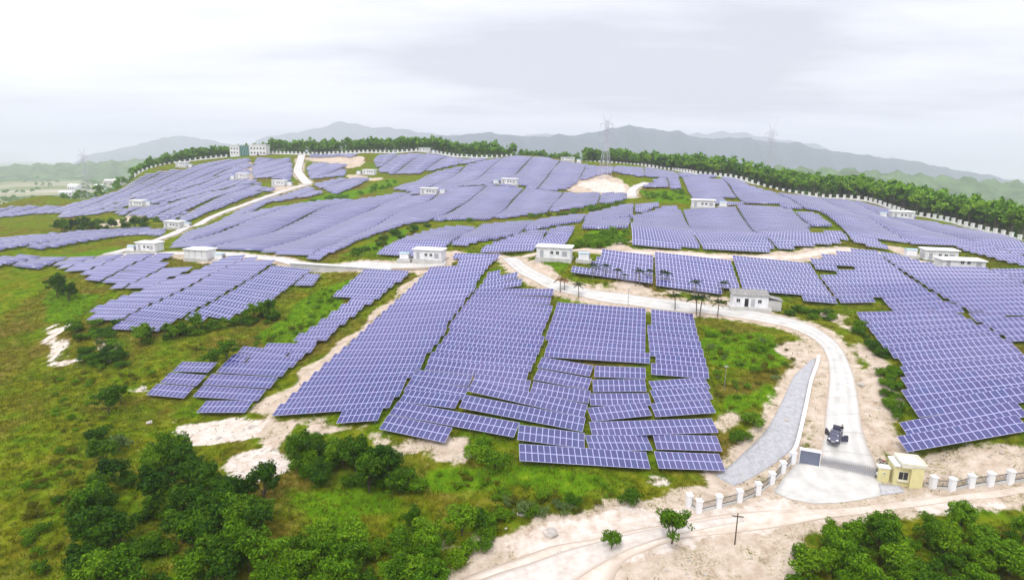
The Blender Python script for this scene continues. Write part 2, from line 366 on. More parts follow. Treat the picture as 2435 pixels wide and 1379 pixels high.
geo = N(t, 'ShaderNodeNewGeometry'); ln_ = N(t, 'ShaderNodeVectorMath', operation='LENGTH'); lk(geo.outputs['Position'], ln_.inputs[0])
fm = N(t, 'ShaderNodeMapRange'); lk(ln_.outputs['Value'], fm.inputs[0]); fm.inputs[1].default_value = 620; fm.inputs[2].default_value = 1100
vf = N(t, 'ShaderNodeTexVoronoi'); vf.inputs['Scale'].default_value = .006; lk(tc.outputs['Object'], vf.inputs['Vector'])
sf = N(t, 'ShaderNodeSeparateColor'); lk(vf.outputs['Color'], sf.inputs[0])
fields = ramp(sf.outputs[0], [(.0, (.06, .11, .03)), (.35, (.14, .19, .06)), (.65, (.24, .26, .12)), (.9, (.42, .40, .30))])
col = mixc(fm.outputs[0], col, fields)
lk(col, b.inputs['Base Color']); b.inputs['Roughness'].default_value = 1.0; b.inputs['Specular IOR Level'].default_value = 0.0
bp = N(t, 'ShaderNodeBump'); bp.inputs['Strength'].default_value = .55; bp.inputs['Distance'].default_value = .35
ms = N(t, 'ShaderNodeMath', operation='ADD'); lk(n2, ms.inputs[0]); lk(n3, ms.inputs[1]); lk(ms.outputs[0], bp.inputs['Height']); lk(bp.outputs[0], b.inputs['Normal'])

def road_mat(name, stops, scale=.8, crack=False, joints=0, tyre=0):
    m, t, b = new_mat(name); lk = t.links.new
    tc = N(t, 'ShaderNodeTexCoord'); n = N(t, 'ShaderNodeTexNoise'); n.inputs['Scale'].default_value = scale; n.inputs['Detail'].default_value = 9; n.inputs['Roughness'].default_value = .65
    lk(tc.outputs['Object'], n.inputs['Vector'])
    r = N(t, 'ShaderNodeValToRGB'); e = r.color_ramp.elements
    while len(e) < len(stops): e.new(.5)
    for k, (p, c) in enumerate(stops): e[k].position = p; e[k].color = tuple(c)+(1,)
    lk(n.outputs['Fac'], r.inputs[0]); out = r.outputs[0]
    if crack:
        v = N(t, 'ShaderNodeTexVoronoi', feature='DISTANCE_TO_EDGE'); v.inputs['Scale'].default_value = crack; lk(tc.outputs['Object'], v.inputs['Vector'])
        rr = N(t, 'ShaderNodeValToRGB'); rr.color_ramp.elements[0].position = .02; rr.color_ramp.elements[1].position = .10
        rr.color_ramp.elements[0].color = (.84, .84, .84, 1); rr.color_ramp.elements[1].color = (1, 1, 1, 1); lk(v.outputs[0], rr.inputs[0])
        mm = N(t, 'ShaderNodeMix', data_type='RGBA', blend_type='MULTIPLY'); mm.inputs[0].default_value = 1; lk(out, mm.inputs[6]); lk(rr.outputs[0], mm.inputs[7]); out = mm.outputs[2]
        bb = N(t, 'ShaderNodeBump'); bb.inputs['Strength'].default_value = .5; bb.inputs['Distance'].default_value = .1; lk(v.outputs[0], bb.inputs['Height']); lk(bb.outputs[0], b.inputs['Normal'])
    if tyre:
        uv = N(t, 'ShaderNodeUVMap'); uv.uv_map = 'lane'; sx = N(t, 'ShaderNodeSeparateXYZ'); lk(uv.outputs[0], sx.inputs[0])
        def mth(op, a, c):
            q = N(t, 'ShaderNodeMath', operation=op)
            for k_, v_ in enumerate((a, c)):
                if v_ is None: continue
                if isinstance(v_, (int, float)): q.inputs[k_].default_value = v_
                else: lk(v_, q.inputs[k_])
            return q.outputs[0]
        n2_ = N(t, 'ShaderNodeTexNoise'); n2_.inputs['Scale'].default_value = .22; n2_.inputs['Detail'].default_value = 4; lk(tc.outputs['Object'], n2_.inputs['Vector'])
        wob = mth('MULTIPLY', mth('SUBTRACT', n2_.outputs['Fac'], .5), .22)
        u_ = mth('ADD', sx.outputs[0], wob)
        d_ = mth('ABSOLUTE', mth('SUBTRACT', mth('ABSOLUTE', mth('SUBTRACT', u_, .5), None), .2), None)   # two wheel paths
        tr_ = N(t, 'ShaderNodeMapRange', interpolation_type='SMOOTHSTEP'); lk(d_, tr_.inputs[0]); tr_.inputs[1].default_value = .02; tr_.inputs[2].default_value = .12; tr_.inputs[3].default_value = 1-tyre; tr_.inputs[4].default_value = 1
        ed = N(t, 'ShaderNodeMapRange', interpolation_type='SMOOTHSTEP'); lk(mth('ADD', mth('ABSOLUTE', mth('SUBTRACT', sx.outputs[0], .5), None), mth('MULTIPLY', mth('SUBTRACT', n.outputs['Fac'], .5), .25)), ed.inputs[0]); ed.inputs[1].default_value = .40; ed.inputs[2].default_value = .54
        mm = N(t, 'ShaderNodeMix', data_type='RGBA'); lk(ed.outputs[0], mm.inputs[0]); lk(out, mm.inputs[6]); mm.inputs[7].default_value = (.52, .42, .33, 1); out = mm.outputs[2]
        fac = tr_.outputs[0]
        if joints:
            jn = mth('LESS_THAN', mth('ABSOLUTE', mth('SUBTRACT', mth('FRACT', mth('DIVIDE', sx.outputs[1], joints), None), .5), None), .010)
            fac = mth('MULTIPLY', fac, mth('SUBTRACT', 1, mth('MULTIPLY', jn, .35)))
        sc_ = N(t, 'ShaderNodeVectorMath', operation='SCALE'); lk(out, sc_.inputs[0]); lk(fac, sc_.inputs['Scale']); out = sc_.outputs[0]
    lk(out, b.inputs['Base Color']); b.inputs['Roughness'].default_value = .9; b.inputs['Specular IOR Level'].default_value = .15
road_mat('road_concrete', [(.25, (.42, .405, .37)), (.42, (.53, .52, .49)), (.6, (.60, .59, .565)), (.8, (.65, .64, .615))], .35, joints=5.0, tyre=.10)
road_mat('dirt_track', [(.25, (.42, .33, .25)), (.45, (.58, .49, .41)), (.65, (.68, .61, .54)), (.85, (.74, .69, .63))], .45, tyre=.07)
road_mat('grey_track', [(.25, (.44, .38, .32)), (.45, (.57, .51, .46)), (.65, (.66, .61, .56)), (.85, (.72, .68, .64))], .6, tyre=.06)
road_mat('cobble', [(.25, (.36, .35, .36)), (.45, (.47, .46, .48)), (.65, (.55, .55, .57)), (.85, (.62, .62, .64))], 1.4, crack=1.9)
road_mat('rough_stone', [(.25, (.30, .30, .31)), (.45, (.39, .39, .41)), (.65, (.46, .46, .48)), (.85, (.53, .53, .54))], 1.2, crack=2.2)

# ------------------------------------------------------------------ ground sheet
def axis(lo, hi, fine_lo, fine_hi, s, g):
    a = list(np.arange(fine_lo, fine_hi+.01, s)); st = s
    x = a[-1]
    while x < hi: st *= g; x += st; a.append(x)
    x = a[0]; st = s; b = []
    while x > lo: st *= g; x -= st; b.append(x)
    return np.array(b[::-1]+a)
gx = axis(-9000, 9000, -130, 130, 1.5, 1.014); gy = axis(-300, 11000, 55, 260, 1.5, 1.018)
X, Y = np.meshgrid(gx, gy); Z = H(X, Y)
nx, ny = len(gx), len(gy)
idx = np.arange(nx*ny).reshape(ny, nx)
Q = np.stack([idx[:-1, :-1], idx[:-1, 1:], idx[1:, 1:], idx[1:, :-1]], -1).reshape(-1, 4)
gm = np_mesh('ground', np.stack([X, Y, Z], -1).reshape(-1, 3), Q, 'ground')
gm.polygons.foreach_set('use_smooth', np.ones(len(gm.polygons), bool))

def wpoly(pts): return np.array([hit(*p)[:2] for p in pts])
def inside(poly, x, y):
    r = np.zeros(x.shape, bool); n = len(poly)
    for i in range(n):
        x1, y1 = poly[i]; x2, y2 = poly[(i+1) % n]
        if y1 == y2: continue
        c = ((y1 > y) != (y2 > y)) & (x < (x2-x1)*(y-y1)/(y2-y1)+x1)
        r ^= c
    return r
DIRT = [[(560,1010),(640,985),(910,1022),(1065,1047),(1130,1045),(1112,1090),(1010,1112),(960,1060),(860,1040),(700,1010),(690,1050),(640,1090),(600,1050)],
 [(1130,1258),(1300,1222),(1520,1197),(1640,1160),(1740,1105),(1830,1160),(1940,1198),(2100,1185),(2200,1165),(2309,1150),(2500,1150),(2500,1205),(2250,1185),(2050,1212),(1900,1270),(1850,1420),(1060,1420),(1150,1330)],
 [(2045,960),(2040,880),(2050,800),(2090,830),(2125,930),(2140,1000),(2150,1080),(2100,1095),(2065,1065)],
 [(1955,1085),(1895,1085),(1930,920),(1965,890),(1962,1000)],
 [(580,985),(655,985),(1048,617),(1012,632),(700,900)],
 [(1340,665),(1480,692),(1680,708),(1745,715),(1700,697),(1500,676)],[(1190,625),(1260,672),(1340,700),(1500,732),(1640,745),(1640,735),(1500,712),(1340,680),(1250,640),(1240,615),(1330,648),(1345,690),(1300,680)],
 [(1400,602),(1640,609),(1850,620),(1960,604),(2080,604),(2200,625),(2240,645),(2120,604),(1960,586),(1830,608),(1500,590),(1495,550),(1480,575)],
 [(2085,582),(2160,612),(2200,612),(2165,590)],
 [(1340,452),(1480,470),(1510,460),(1480,430),(1440,413),(1380,422)],
 [(2160,1090),(2320,1062),(2500,1045),(2500,1150),(2190,1150)],
 [(720,380),(830,402),(872,388),(860,372),(720,372)],[(570,385),(602,385),(602,430),(560,440),(540,430)],[(640,440),(730,440),(700,452),(640,457)],[(820,412),(880,422),(930,427),(830,432)],
 [(230,535),(330,500),(420,490),(340,520),(250,545)],[(380,600),(560,600),(690,615),(640,624),(500,626),(430,615)],
 [(1870,800),(1950,815),(1960,850),(1900,880),(1860,850)],[(1960,745),(2000,745),(2040,790),(2010,800)],[(960,605),(1060,600),(1190,600),(1210,615),(1000,628)],[(1270,395),(1420,395),(1370,405)],
 [(225,790),(270,800),(290,850),(250,860)],[(1100,1300),(1000,1270),(980,1295)],
 [(1680,980),(1740,960),(1750,1010),(1690,1060)]]
SAND = [[(395,1025),(480,993),(600,1000),(665,985),(645,1010),(560,1045),(470,1048)],[(555,1080),(640,1058),(700,1085),(665,1150),(560,1150)],[(122,775),(142,768),(152,835),(192,866),(186,874),(150,866),(126,850),(116,800)],
 [(1150,1275),(1500,1225),(1640,1195),(1900,1205),(2100,1195),(2500,1160),(2500,1185),(2000,1215),(1800,1270),(1300,1340)],[(300,930),(345,910),(340,940)],[(1360,440),(1480,462),(1490,445),(1440,425)],
 [(330,945),(420,1000),(390,1010)],[(1500,1135),(1620,1150),(1600,1170),(1530,1165)]]
LUSH = [[(1020,1135),(1080,1095),(1230,1105),(1480,1135),(1480,1170),(1250,1175),(1050,1160)],[(740,700),(835,663),(835,705),(770,770),(650,830),(600,800)],[(110,690),(200,690),(290,720),(200,760),(110,760)],[(1510,452),(1625,452),(1640,485),(1560,480)],
 [(740,470),(860,450),(940,420),(950,440),(820,475),(700,490)],[(1360,590),(1410,548),(1490,548),(1495,590)],[(100,610),(290,585),(300,600),(250,606)],[(800,610),(900,570),(1000,535),(900,600)],[(660,770),(760,790),(700,840)],
 [(350,955),(480,975),(500,990),(420,990)],[(640,1160),(900,1150),(1000,1190),(700,1260)],[(1260,620),(1340,615),(1350,650),(1280,640)],[(1650,770),(1800,790),(1880,830),(1820,880),(1690,870)],[(1690,950),(1850,900),(1840,960),(1720,1010)]]
cov = np.zeros((ny, nx, 4), np.float32); cov[..., 3] = 1
wx = X+1.3*np.sin(X/2.3+Y/3.1)+.8*np.sin(Y/1.7-X/4.1); wy = Y+1.3*np.sin(Y/2.7-X/3.3)+.8*np.sin(X/1.9+Y/5)
for ch, polys in ((0, DIRT), (1, SAND), (2, LUSH)):
    for p in polys:
        w = wpoly(p); sel = (X > w[:, 0].min()-5) & (X < w[:, 0].max()+5) & (Y > w[:, 1].min()-5) & (Y < w[:, 1].max()+5)
        ii = np.nonzero(sel); cov[ii[0], ii[1], ch] = np.maximum(cov[ii[0], ii[1], ch], inside(w, wx[ii], wy[ii]))
for _ in range(2):
    c = cov[..., :3]; c[1:-1, 1:-1] = (c[1:-1, 1:-1]*2+c[:-2, 1:-1]+c[2:, 1:-1]+c[1:-1, :-2]+c[1:-1, 2:])/6
ca = gm.color_attributes.new('cover', 'FLOAT_COLOR', 'POINT'); ca.data.foreach_set('color', cov.reshape(-1, 4).ravel())
struct('ground', gm)
def cover(x, y, ch):
    i = min(max(int(np.searchsorted(gx, x)), 0), nx-1); j = min(max(int(np.searchsorted(gy, y)), 0), ny-1)
    return cov[j, i, ch]

# ------------------------------------------------------------------ roads and paved strips
ROADPTS = []
def resample(pts, n, smooth=2):
    pts = np.asarray(pts, float); s = np.concatenate([[0], np.cumsum(np.hypot(*np.diff(pts[:, :2], axis=0).T))])
    q = np.linspace(0, s[-1], n)
    # Catmull-like smoothing: average linear sampling with a small window
    out = np.stack([np.interp(q, s, pts[:, k]) for k in range(2)], 1)
    for _ in range(smooth): out[1:-1] = (out[:-2]+2*out[1:-1]+out[2:])/4
    return out
def strip(name, Lw, Rw, mat, off=.10, cross=6, step=1.5, avoid=True, skirt=.35, level=0.0, smooth=2):
    Lw = np.asarray(Lw)[:, :2]; Rw = np.asarray(Rw)[:, :2]
    n = max(4, int(max(np.hypot(*np.diff(Lw, axis=0).T).sum(), np.hypot(*np.diff(Rw, axis=0).T).sum())/step))
    a, b = resample(Lw, n, smooth), resample(Rw, n, smooth)
    V = []; Fc = []; m = cross+1
    f = np.linspace(0, 1, m)
    pts = a[:, None]*(1-f)[None, :, None]+b[:, None]*f[None, :, None]
    z = H(pts[..., 0], pts[..., 1])
    zm = z.mean(1, keepdims=True); z = np.maximum(z, z*(1-level)+zm*level)+off
    V = np.concatenate([pts, z[..., None]], -1).reshape(-1, 3); k = np.arange(n*m).reshape(n, m)
    Q = np.stack([k[:-1, :-1], k[:-1, 1:], k[1:, 1:], k[1:, :-1]], -1).reshape(-1, 4)
    nv = len(V); ring = list(k[:, 0])+list(k[-1, 1:])+list(k[::-1, -1][1:])+list(k[0, ::-1][1:-1])
    low = V[ring]-np.array([0, 0, skirt+off]); V = np.vstack([V, low]); r = len(ring)
    S = np.array([(ring[i], nv+i, nv+(i+1) % r, ring[(i+1) % r]) for i in range(r)])
    if avoid: ROADPTS.extend(pts[::2].reshape(-1, 2).tolist())
    me = np_mesh(name, V, np.vstack([Q, S]), mat)
    me.polygons.foreach_set('use_smooth', np.arange(len(me.polygons)) < len(Q))
    ctr = pts.mean(1); run_ = np.concatenate([[0], np.cumsum(np.hypot(*np.diff(ctr, axis=0).T))])
    vu = np.stack([np.broadcast_to(f[None], (n, m)), np.broadcast_to(run_[:, None], (n, m))], -1).reshape(-1, 2); vu = np.vstack([vu, vu[ring]])
    uvl = me.uv_layers.new(name='lane'); uvl.data.foreach_set('uv', vu[np.vstack([Q, S]).ravel()].astype(np.float32).ravel())
    bm = bmesh.new(); bm.from_mesh(me); bmesh.ops.recalc_face_normals(bm, faces=bm.faces)
    top = max(bm.faces, key=lambda f: abs(f.normal.z))
    if top.normal.z < 0: bmesh.ops.reverse_faces(bm, faces=bm.faces)
    bm.to_mesh(me); bm.free()
    return struct(name, me)
def W(pts): return [hit(*p) for p in pts]
def ribbon(name, pts, width, mat, **kw):
    c = resample(np.array(W(pts))[:, :2], max(6, 3*len(pts))); d = np.gradient(c, axis=0); d /= np.hypot(d[:, 0], d[:, 1])[:, None]
    nrm = np.stack([-d[:, 1], d[:, 0]], 1)*width/2
    return strip(name, c+nrm, c-nrm, mat, **kw)
MAIN_L = [(1946,1098),(1958,1040),(1963,980),(1972,900),(1970,862),(1955,824),(1920,797),(1870,777),(1780,760),(1700,748),(1600,740),(1500,728),(1400,711),(1330,696),(1290,682),(1240,657),(1215,637),(1192,614)]
MAIN_R = [(2092,1116),(2065,1070),(2050,1020),(2040,940),(2030,890),(2010,840),(1980,805),(1940,778),(1880,757),(1800,740),(1720,728),(1620,716),(1520,704),(1420,692),(1360,679),(1310,663),(1275,646),(1250,631),(1237,618),(1222,612)]
strip('access_road', W(MAIN_L), W(MAIN_R), 'road_concrete', off=.12)
strip('gate_apron', W([(1893,1102),(1865,1135),(1836,1170),(1880,1188),(1935,1198)]), W([(2094,1120),(2096,1150),(2100,1178),(2050,1188),(1990,1196)]), 'concrete', off=.09, cross=10, step=.7, smooth=1)
strip('dirt_road', W([(1090,1379),(1300,1300),(1640,1236),(1800,1215),(1940,1212),(2100,1196),(2309,1172),(2460,1150)]), W([(1450,1400),(1480,1330),(1640,1275),(1790,1262),(1900,1245),(2100,1213),(2309,1188),(2460,1165)]), 'dirt_track', off=.05, cross=8)
strip('wheel_track', W([(1040,1420),(1240,1345),(1420,1288),(1640,1243),(1760,1228)]), W([(1300,1420),(1400,1360),(1480,1312),(1640,1264),(1770,1240)]), 'grey_track', off=.09, cross=4, avoid=False)
strip('stone_drain', W([(1941,852),(1924,905),(1912,965),(1900,1020),(1888,1068),(1835,1108),(1745,1155)]), W([(1928,856),(1890,890),(1862,950),(1838,1000),(1800,1050),(1760,1085),(1700,1130)]), 'rough_stone', off=.08, cross=8)
strip('cobbled_patch', W([(2090,1152),(2092,1170),(2096,1178)]), W([(2135,1152),(2150,1165),(2152,1170)]), 'cobble', off=.13, cross=6)
ribbon('valley_road', [(1060,628),(1000,634),(940,636),(820,634),(690,628),(640,616),(560,606),(490,603),(400,604),(320,606),(270,606)], 5.0, 'road_concrete', off=.25, level=.7)
ribbon('hill_road', [(262,606),(300,592),(372,578),(420,556),(470,533),(560,496),(640,466),(690,450),(733,440)], 5.5, 'road_concrete', off=.4, level=.6, step=3)
ribbon('ridge_road', [(733,440),(722,426),(706,412),(712,390),(718,370)], 6.5, 'road_concrete', off=.45, level=.6, step=3)
ribbon('terrace_track', [(1240,612),(1330,598),(1430,600),(1560,603),(1700,611),(1850,617),(1920,608),(1985,598),(2060,596),(2150,612),(2240,634)], 3.6, 'dirt_track', off=.12)
ribbon('spur_road', [(1503,470),(1498,458),(1510,445),(1540,436)], 5.5, 'road_concrete', off=.3, step=3)
ROADPTS = np.array(ROADPTS)

gmask = gm.color_attributes['cover']
cell = {}
for q in ROADPTS: cell.setdefault((int(q[0]//6), int(q[1]//6)), []).append(q)
jj, ii = np.nonzero((X > -330) & (X < 330) & (Y > 50) & (Y < 560))
best = np.full(len(jj), 99.0); px_, py_ = X[jj, ii], Y[jj, ii]
ck = np.stack([px_//6, py_//6], 1).astype(int)
order = {}
for n_, k_ in enumerate(map(tuple, ck)): order.setdefault(k_, []).append(n_)
for k_, ids in order.items():
    near = [q for a in (-1, 0, 1) for b in (-1, 0, 1) for q in cell.get((k_[0]+a, k_[1]+b), ())]
    if not near: continue
    nr = np.array(near); ids = np.array(ids)
    best[ids] = np.sqrt(((px_[ids][:, None]-nr[None, :, 0])**2+(py_[ids][:, None]-nr[None, :, 1])**2).min(1))
vz = np.clip(1-(best-.8)/3.4, 0, 1)*.80
cov[jj, ii, 0] = np.maximum(cov[jj, ii, 0], vz)
gmask.data.foreach_set('color', cov.reshape(-1, 4).ravel())
# ------------------------------------------------------------------ cabins known first so that tables leave room for them
#  px, py (base centre), length m, depth m, extra, label
CABINS = [
 (1017,628,9.4,4.2,'L','white inverter cabin with two dark windows at the head of the long front array'),
 (1316,622,9.8,4.2,'R','white inverter cabin with overhanging roof where the access road bends'),
 (347,600,8.6,4.5,'L','white inverter cabin beside the bend of the hill road at far left'),
 (466,622,9.0,5.0,'R','white windowless cabin beside the valley road among the left arrays'),
 (2238,622,9.0,4.6,'L','white inverter cabin on the right terrace with two small windows'),
 (1672,497,10.0,4.2,'R','long white cabin on the crest behind the central terrace'),
 (1210,442,9.6,4.2,'L','white inverter cabin high on the middle hill, transformer at its left'),
 (1018,465,9.6,4.2,'R','white cabin sunk among tables in the middle of the broad hill'),
 (661,444,9.6,4.4,'R','small white cabin just below the ridge road junction'),
 (574,428,9.6,4.4,'L','small white cabin under the control building hill'),
 (409,546,9.6,4.6,'R','white cabin on the left side of the hill road'),
 (430,399,9.6,4.4,'R','tiny white cabin near the left perimeter wall'),
 (876,417,9.6,4.4,'L','small white cabin at the head of the green gully'),
 (1008,363,9.6,4.4,'R','tiny white cabin on the skyline by the central perimeter wall'),
 (1349,385,10.5,5.0,'R','white hut on the skyline near the tall pylon'),
 (2146,522,9.6,4.4,'L','long white cabin near the right perimeter wall'),
 (323,493,9.6,4.4,'R','small white cabin amid the hazy left arrays'),
 (2290,642,11.0,5.0,'','low white block with flat roof in front of the right terrace cabin'),
]
KEEP = [(hit(c[0], c[1])[:2], max(c[2]*.75+(3.5 if c[4] else 0), 6)) for c in CABINS]
KEEP.append((hit(1785, 735)[:2], 7.5))

# ------------------------------------------------------------------ solar tables
AZ = math.radians(11.3); U = np.array([math.cos(AZ), -math.sin(AZ)]); Vv = np.array([math.sin(AZ), math.cos(AZ)]); U0, V0 = U, Vv
TILT = math.radians(21); MW, MH = 1.0, 1.70
BLOCKS = [  # name in labels, polygon, modules per table, row pitch, holes
 ('left column of the front array', [(655,990),(905,1016),(1160,642),(1194,611),(1050,616)], 0, 3.96, []),
 ('second column of the front array', [(985,893),(1258,910),(1272,880),(1318,702),(1242,697),(1242,662),(1165,658)], 0, 3.96, []),
 ('third column of the front array', [(1284,850),(1540,874),(1531,744),(1328,718)], 0, 3.86, []),
 ('right column of the front array', [(1549,902),(1682,900),(1646,757),(1537,752)], 0, 3.96, []),
 ('small corner group at lower left', [(350,946),(434,959),(525,872),(455,858)], 0, 4.14, []),
 ('lower end of the left strip', [(438,958),(484,964),(478,989),(578,992),(716,862),(728,846),(540,872)], 0, 4.14, []),
 ('shoulder of the left strip', [(545,865),(712,886),(775,800),(665,838),(590,832)], 0, 4.05, []),
 ('upper end of the left strip', [(662,836),(772,818),(992,640),(885,634),(788,716),(836,722)], 0, 3.96, []),
 ('rounded hump at middle left', [(205,748),(250,795),(375,797),(430,772),(545,763),(768,673),(690,622),(560,613),(470,652),(360,690)], 14, 4.05, []),
 ('left meadow array', [(-60,612),(-60,640),(140,640),(180,655),(235,684),(380,688),(470,662),(510,642),(420,640),(426,614),(290,613)], 12, 4.23, []),
 ('small bank array at far left', [(-60,575),(-60,604),(130,594),(190,580),(270,573),(330,561),(390,567),(392,543),(250,550),(126,562)], 12, 4.42, []),
 ('broad middle hill', [(395,594),(560,600),(700,616),(760,624),(858,574),(965,538),(1130,526),(1300,509),(1480,480),(1505,468),(1420,463),(1300,458),(1180,449),(1060,453),(940,464),(820,479),(700,491),(560,518),(440,562)], 22, 4.14, []),
 ('curving middle terrace', [(895,614),(1020,614),(1060,602),(1150,577),(1290,547),(1490,522),(1575,491),(1480,494),(1300,527),(1060,547),(960,574)], 20, 4.05, []),
 ('low terrace behind the bend', [(1125,604),(1345,590),(1365,547),(1260,558),(1160,592)], 18, 4.05, []),
 ('low terrace behind the green bank', [(1370,550),(1490,547),(1500,516),(1390,532)], 18, 4.05, []),
 ('central terrace above the track', [(1503,588),(1650,599),(1810,611),(1885,605),(1955,588),(2022,585),(1992,553),(1942,516),(1850,501),(1720,498),(1580,498),(1500,521)], 22, 3.96, [[(1915,548),(1978,541),(1992,556),(1930,564)]]),
 ('far right hillside', [(1640,488),(1945,506),(1998,544),(2024,578),(2105,594),(2075,573),(2180,587),(2270,592),(2330,612),(2460,640),(2460,596),(2309,554),(2200,531),(2120,506),(2060,490),(1920,474),(1850,466),(1780,446),(1715,423),(1660,421),(1612,430)], 22, 4.23, [[(1718,474),(1752,474),(1768,490),(1726,488)],[(1768,488),(1850,489),(1856,497),(1772,496)],[(1685,427),(1716,424),(1718,432),(1690,433)]]),
 ('small square beside the spur road', [(1508,448),(1622,452),(1612,426),(1560,431)], 16, 4.23, []),
 ('skyline strip beside the wall', [(1385,402),(1480,400),(1600,414),(1650,420),(1620,430),(1480,417)], 20, 4.42, []),
 ('upper middle hill', [(935,453),(990,463),(1060,451),(1200,448),(1340,455),(1370,440),(1420,420),(1480,412),(1400,395),(1320,382),(1235,374),(1120,393),(1040,411),(1000,426)], 22, 4.32, []),
 ('ridge array in the centre', [(888,385),(905,414),(1000,416),(1060,401),(1120,390),(1170,383),(1090,380),(1030,370),(960,370),(900,373)], 20, 4.42, []),
 ('skyline rows by the ridge road', [(735,376),(835,377),(862,371),(740,370)], 14, 5.06, []),
 ('square array beside the ridge road', [(730,402),(736,431),(820,421),(826,394),(745,391)], 18, 4.42, []),
 ('array at the head of the gully', [(745,442),(800,467),(860,441),(882,426),(800,429)], 18, 4.32, []),
 ('array below the control building', [(602,427),(690,434),(702,407),(688,380),(612,378),(600,396)], 18, 4.42, []),
 ('lower side of the hill road', [(470,552),(640,485),(740,470),(768,462),(735,448),(650,474),(560,508)], 20, 4.23, []),
 ('upper side of the hill road', [(425,540),(470,525),(640,458),(560,462),(470,500),(430,520)], 18, 4.32, []),
 ('hazy left slope', [(-80,530),(130,506),(200,500),(300,474),(480,434),(545,404),(598,388),(590,380),(540,383),(430,405),(330,424),(280,458),(150,492),(-80,515)], 14, 4.51, []),
 ('hazy left valley', [(305,514),(400,532),(470,526),(570,484),(655,454),(640,446),(560,446),(420,482),(330,500)], 14, 4.42, []),
 ('hazy left middle slope', [(230,502),(340,498),(420,480),(560,444),(600,427),(548,414),(480,442),(300,482)], 14, 4.6, []),
 ('hazy left knoll', [(470,430),(600,412),(560,397),(470,412)], 16, 4.51, []),
 ('hazy left bank', [(140,520),(300,503),(262,487),(150,506)], 14, 4.51, []),
 ('terrace right of the road', [(1342,662),(1500,682),(1660,700),(1780,703),(1815,712),(1905,712),(1912,738),(2005,724),(2100,722),(2120,745),(2309,750),(2460,770),(2460,650),(2309,648),(2215,640),(2150,622),(2060,600),(1985,602),(1850,622),(1700,615),(1500,607),(1430,607),(1425,627),(1362,631)], 22, 3.91, [[(1945,652),(2022,642),(2036,654),(1960,662)]]),
 ('right front slope', [(2034,756),(2110,752),(2309,758),(2470,775),(2470,952),(2320,982),(2150,1014),(2150,960),(2146,880),(2100,840)], 24, 3.96, []),
 ('hazy upper left slope', [(60,508),(200,504),(330,522),(420,530),(600,472),(645,456),(602,430),(598,388),(540,386),(430,408),(330,427),(280,461),(150,495)], 12, 4.5, []),
 ('seam of the middle hill', [(930,470),(1060,457),(1300,463),(1350,452),(1200,443),(1060,446),(985,458)], 16, 4.3, []),
 ('edge of the far right hillside', [(1935,500),(1995,545),(2026,582),(2110,598),(2060,560),(1985,505)], 12, 4.3, []),
 ('lower edge of the left meadow array', [(-60,640),(150,640),(240,684),(380,690),(470,664),(420,655),(240,640),(-60,620)], 10, 4.3, []),
]
TABLES = []
# tables at the foot of the front array, each set out by its two ends
FRONT = [((1229,1077),(1544,1094),'long lowest'),((1558,1094),(1718,1098),'short lowest right'),((1234,1028),(1385,1048),'second-row left'),((1393,1049),(1546,1049),'second-row middle'),((1557,1049),(1710,1052),'second-row right'),
 ((1404,1017),(1702,1008),'long third-row right'),((935,970),(1229,1024),'long sagging lower left'),((913,1004),(1065,1034),'short bottom left'),((1118,924),(1390,985),'upper of the two long sagging middle'),((1098,957),(1387,1015),'lower of the two long sagging middle'),
 ((956,941),(1092,957),'short third left'),((970,917),(1106,937),'short fourth left'),((1264,921),(1400,944),'upper short middle'),((1128,903),(1256,919),'short fifth left, right half'),((985,893),(1118,905),'short fifth left, left half'),((1273,890),(1402,914),'second upper short middle'),((1283,860),(1406,880),'topmost short middle'),
 ((1404,985),(1542,971),'tilted fourth-row right'),((1406,948),(1544,948),'fifth-row right'),((1409,916),(1538,916),'sixth-row right'),((1412,884),(1538,889),'seventh-row right'),
 ((1552,976),(1697,966),'right-edge fourth-row'),((1551,944),(1690,932),'right-edge fifth-row'),((1549,919),(1684,909),'right-edge sixth-row'),
 ((2147,1064),(2445,1000),'lowest right-hand slope'),((2148,1026),(2445,966),'second lowest right-hand slope')]
DONE = []; NEW = []
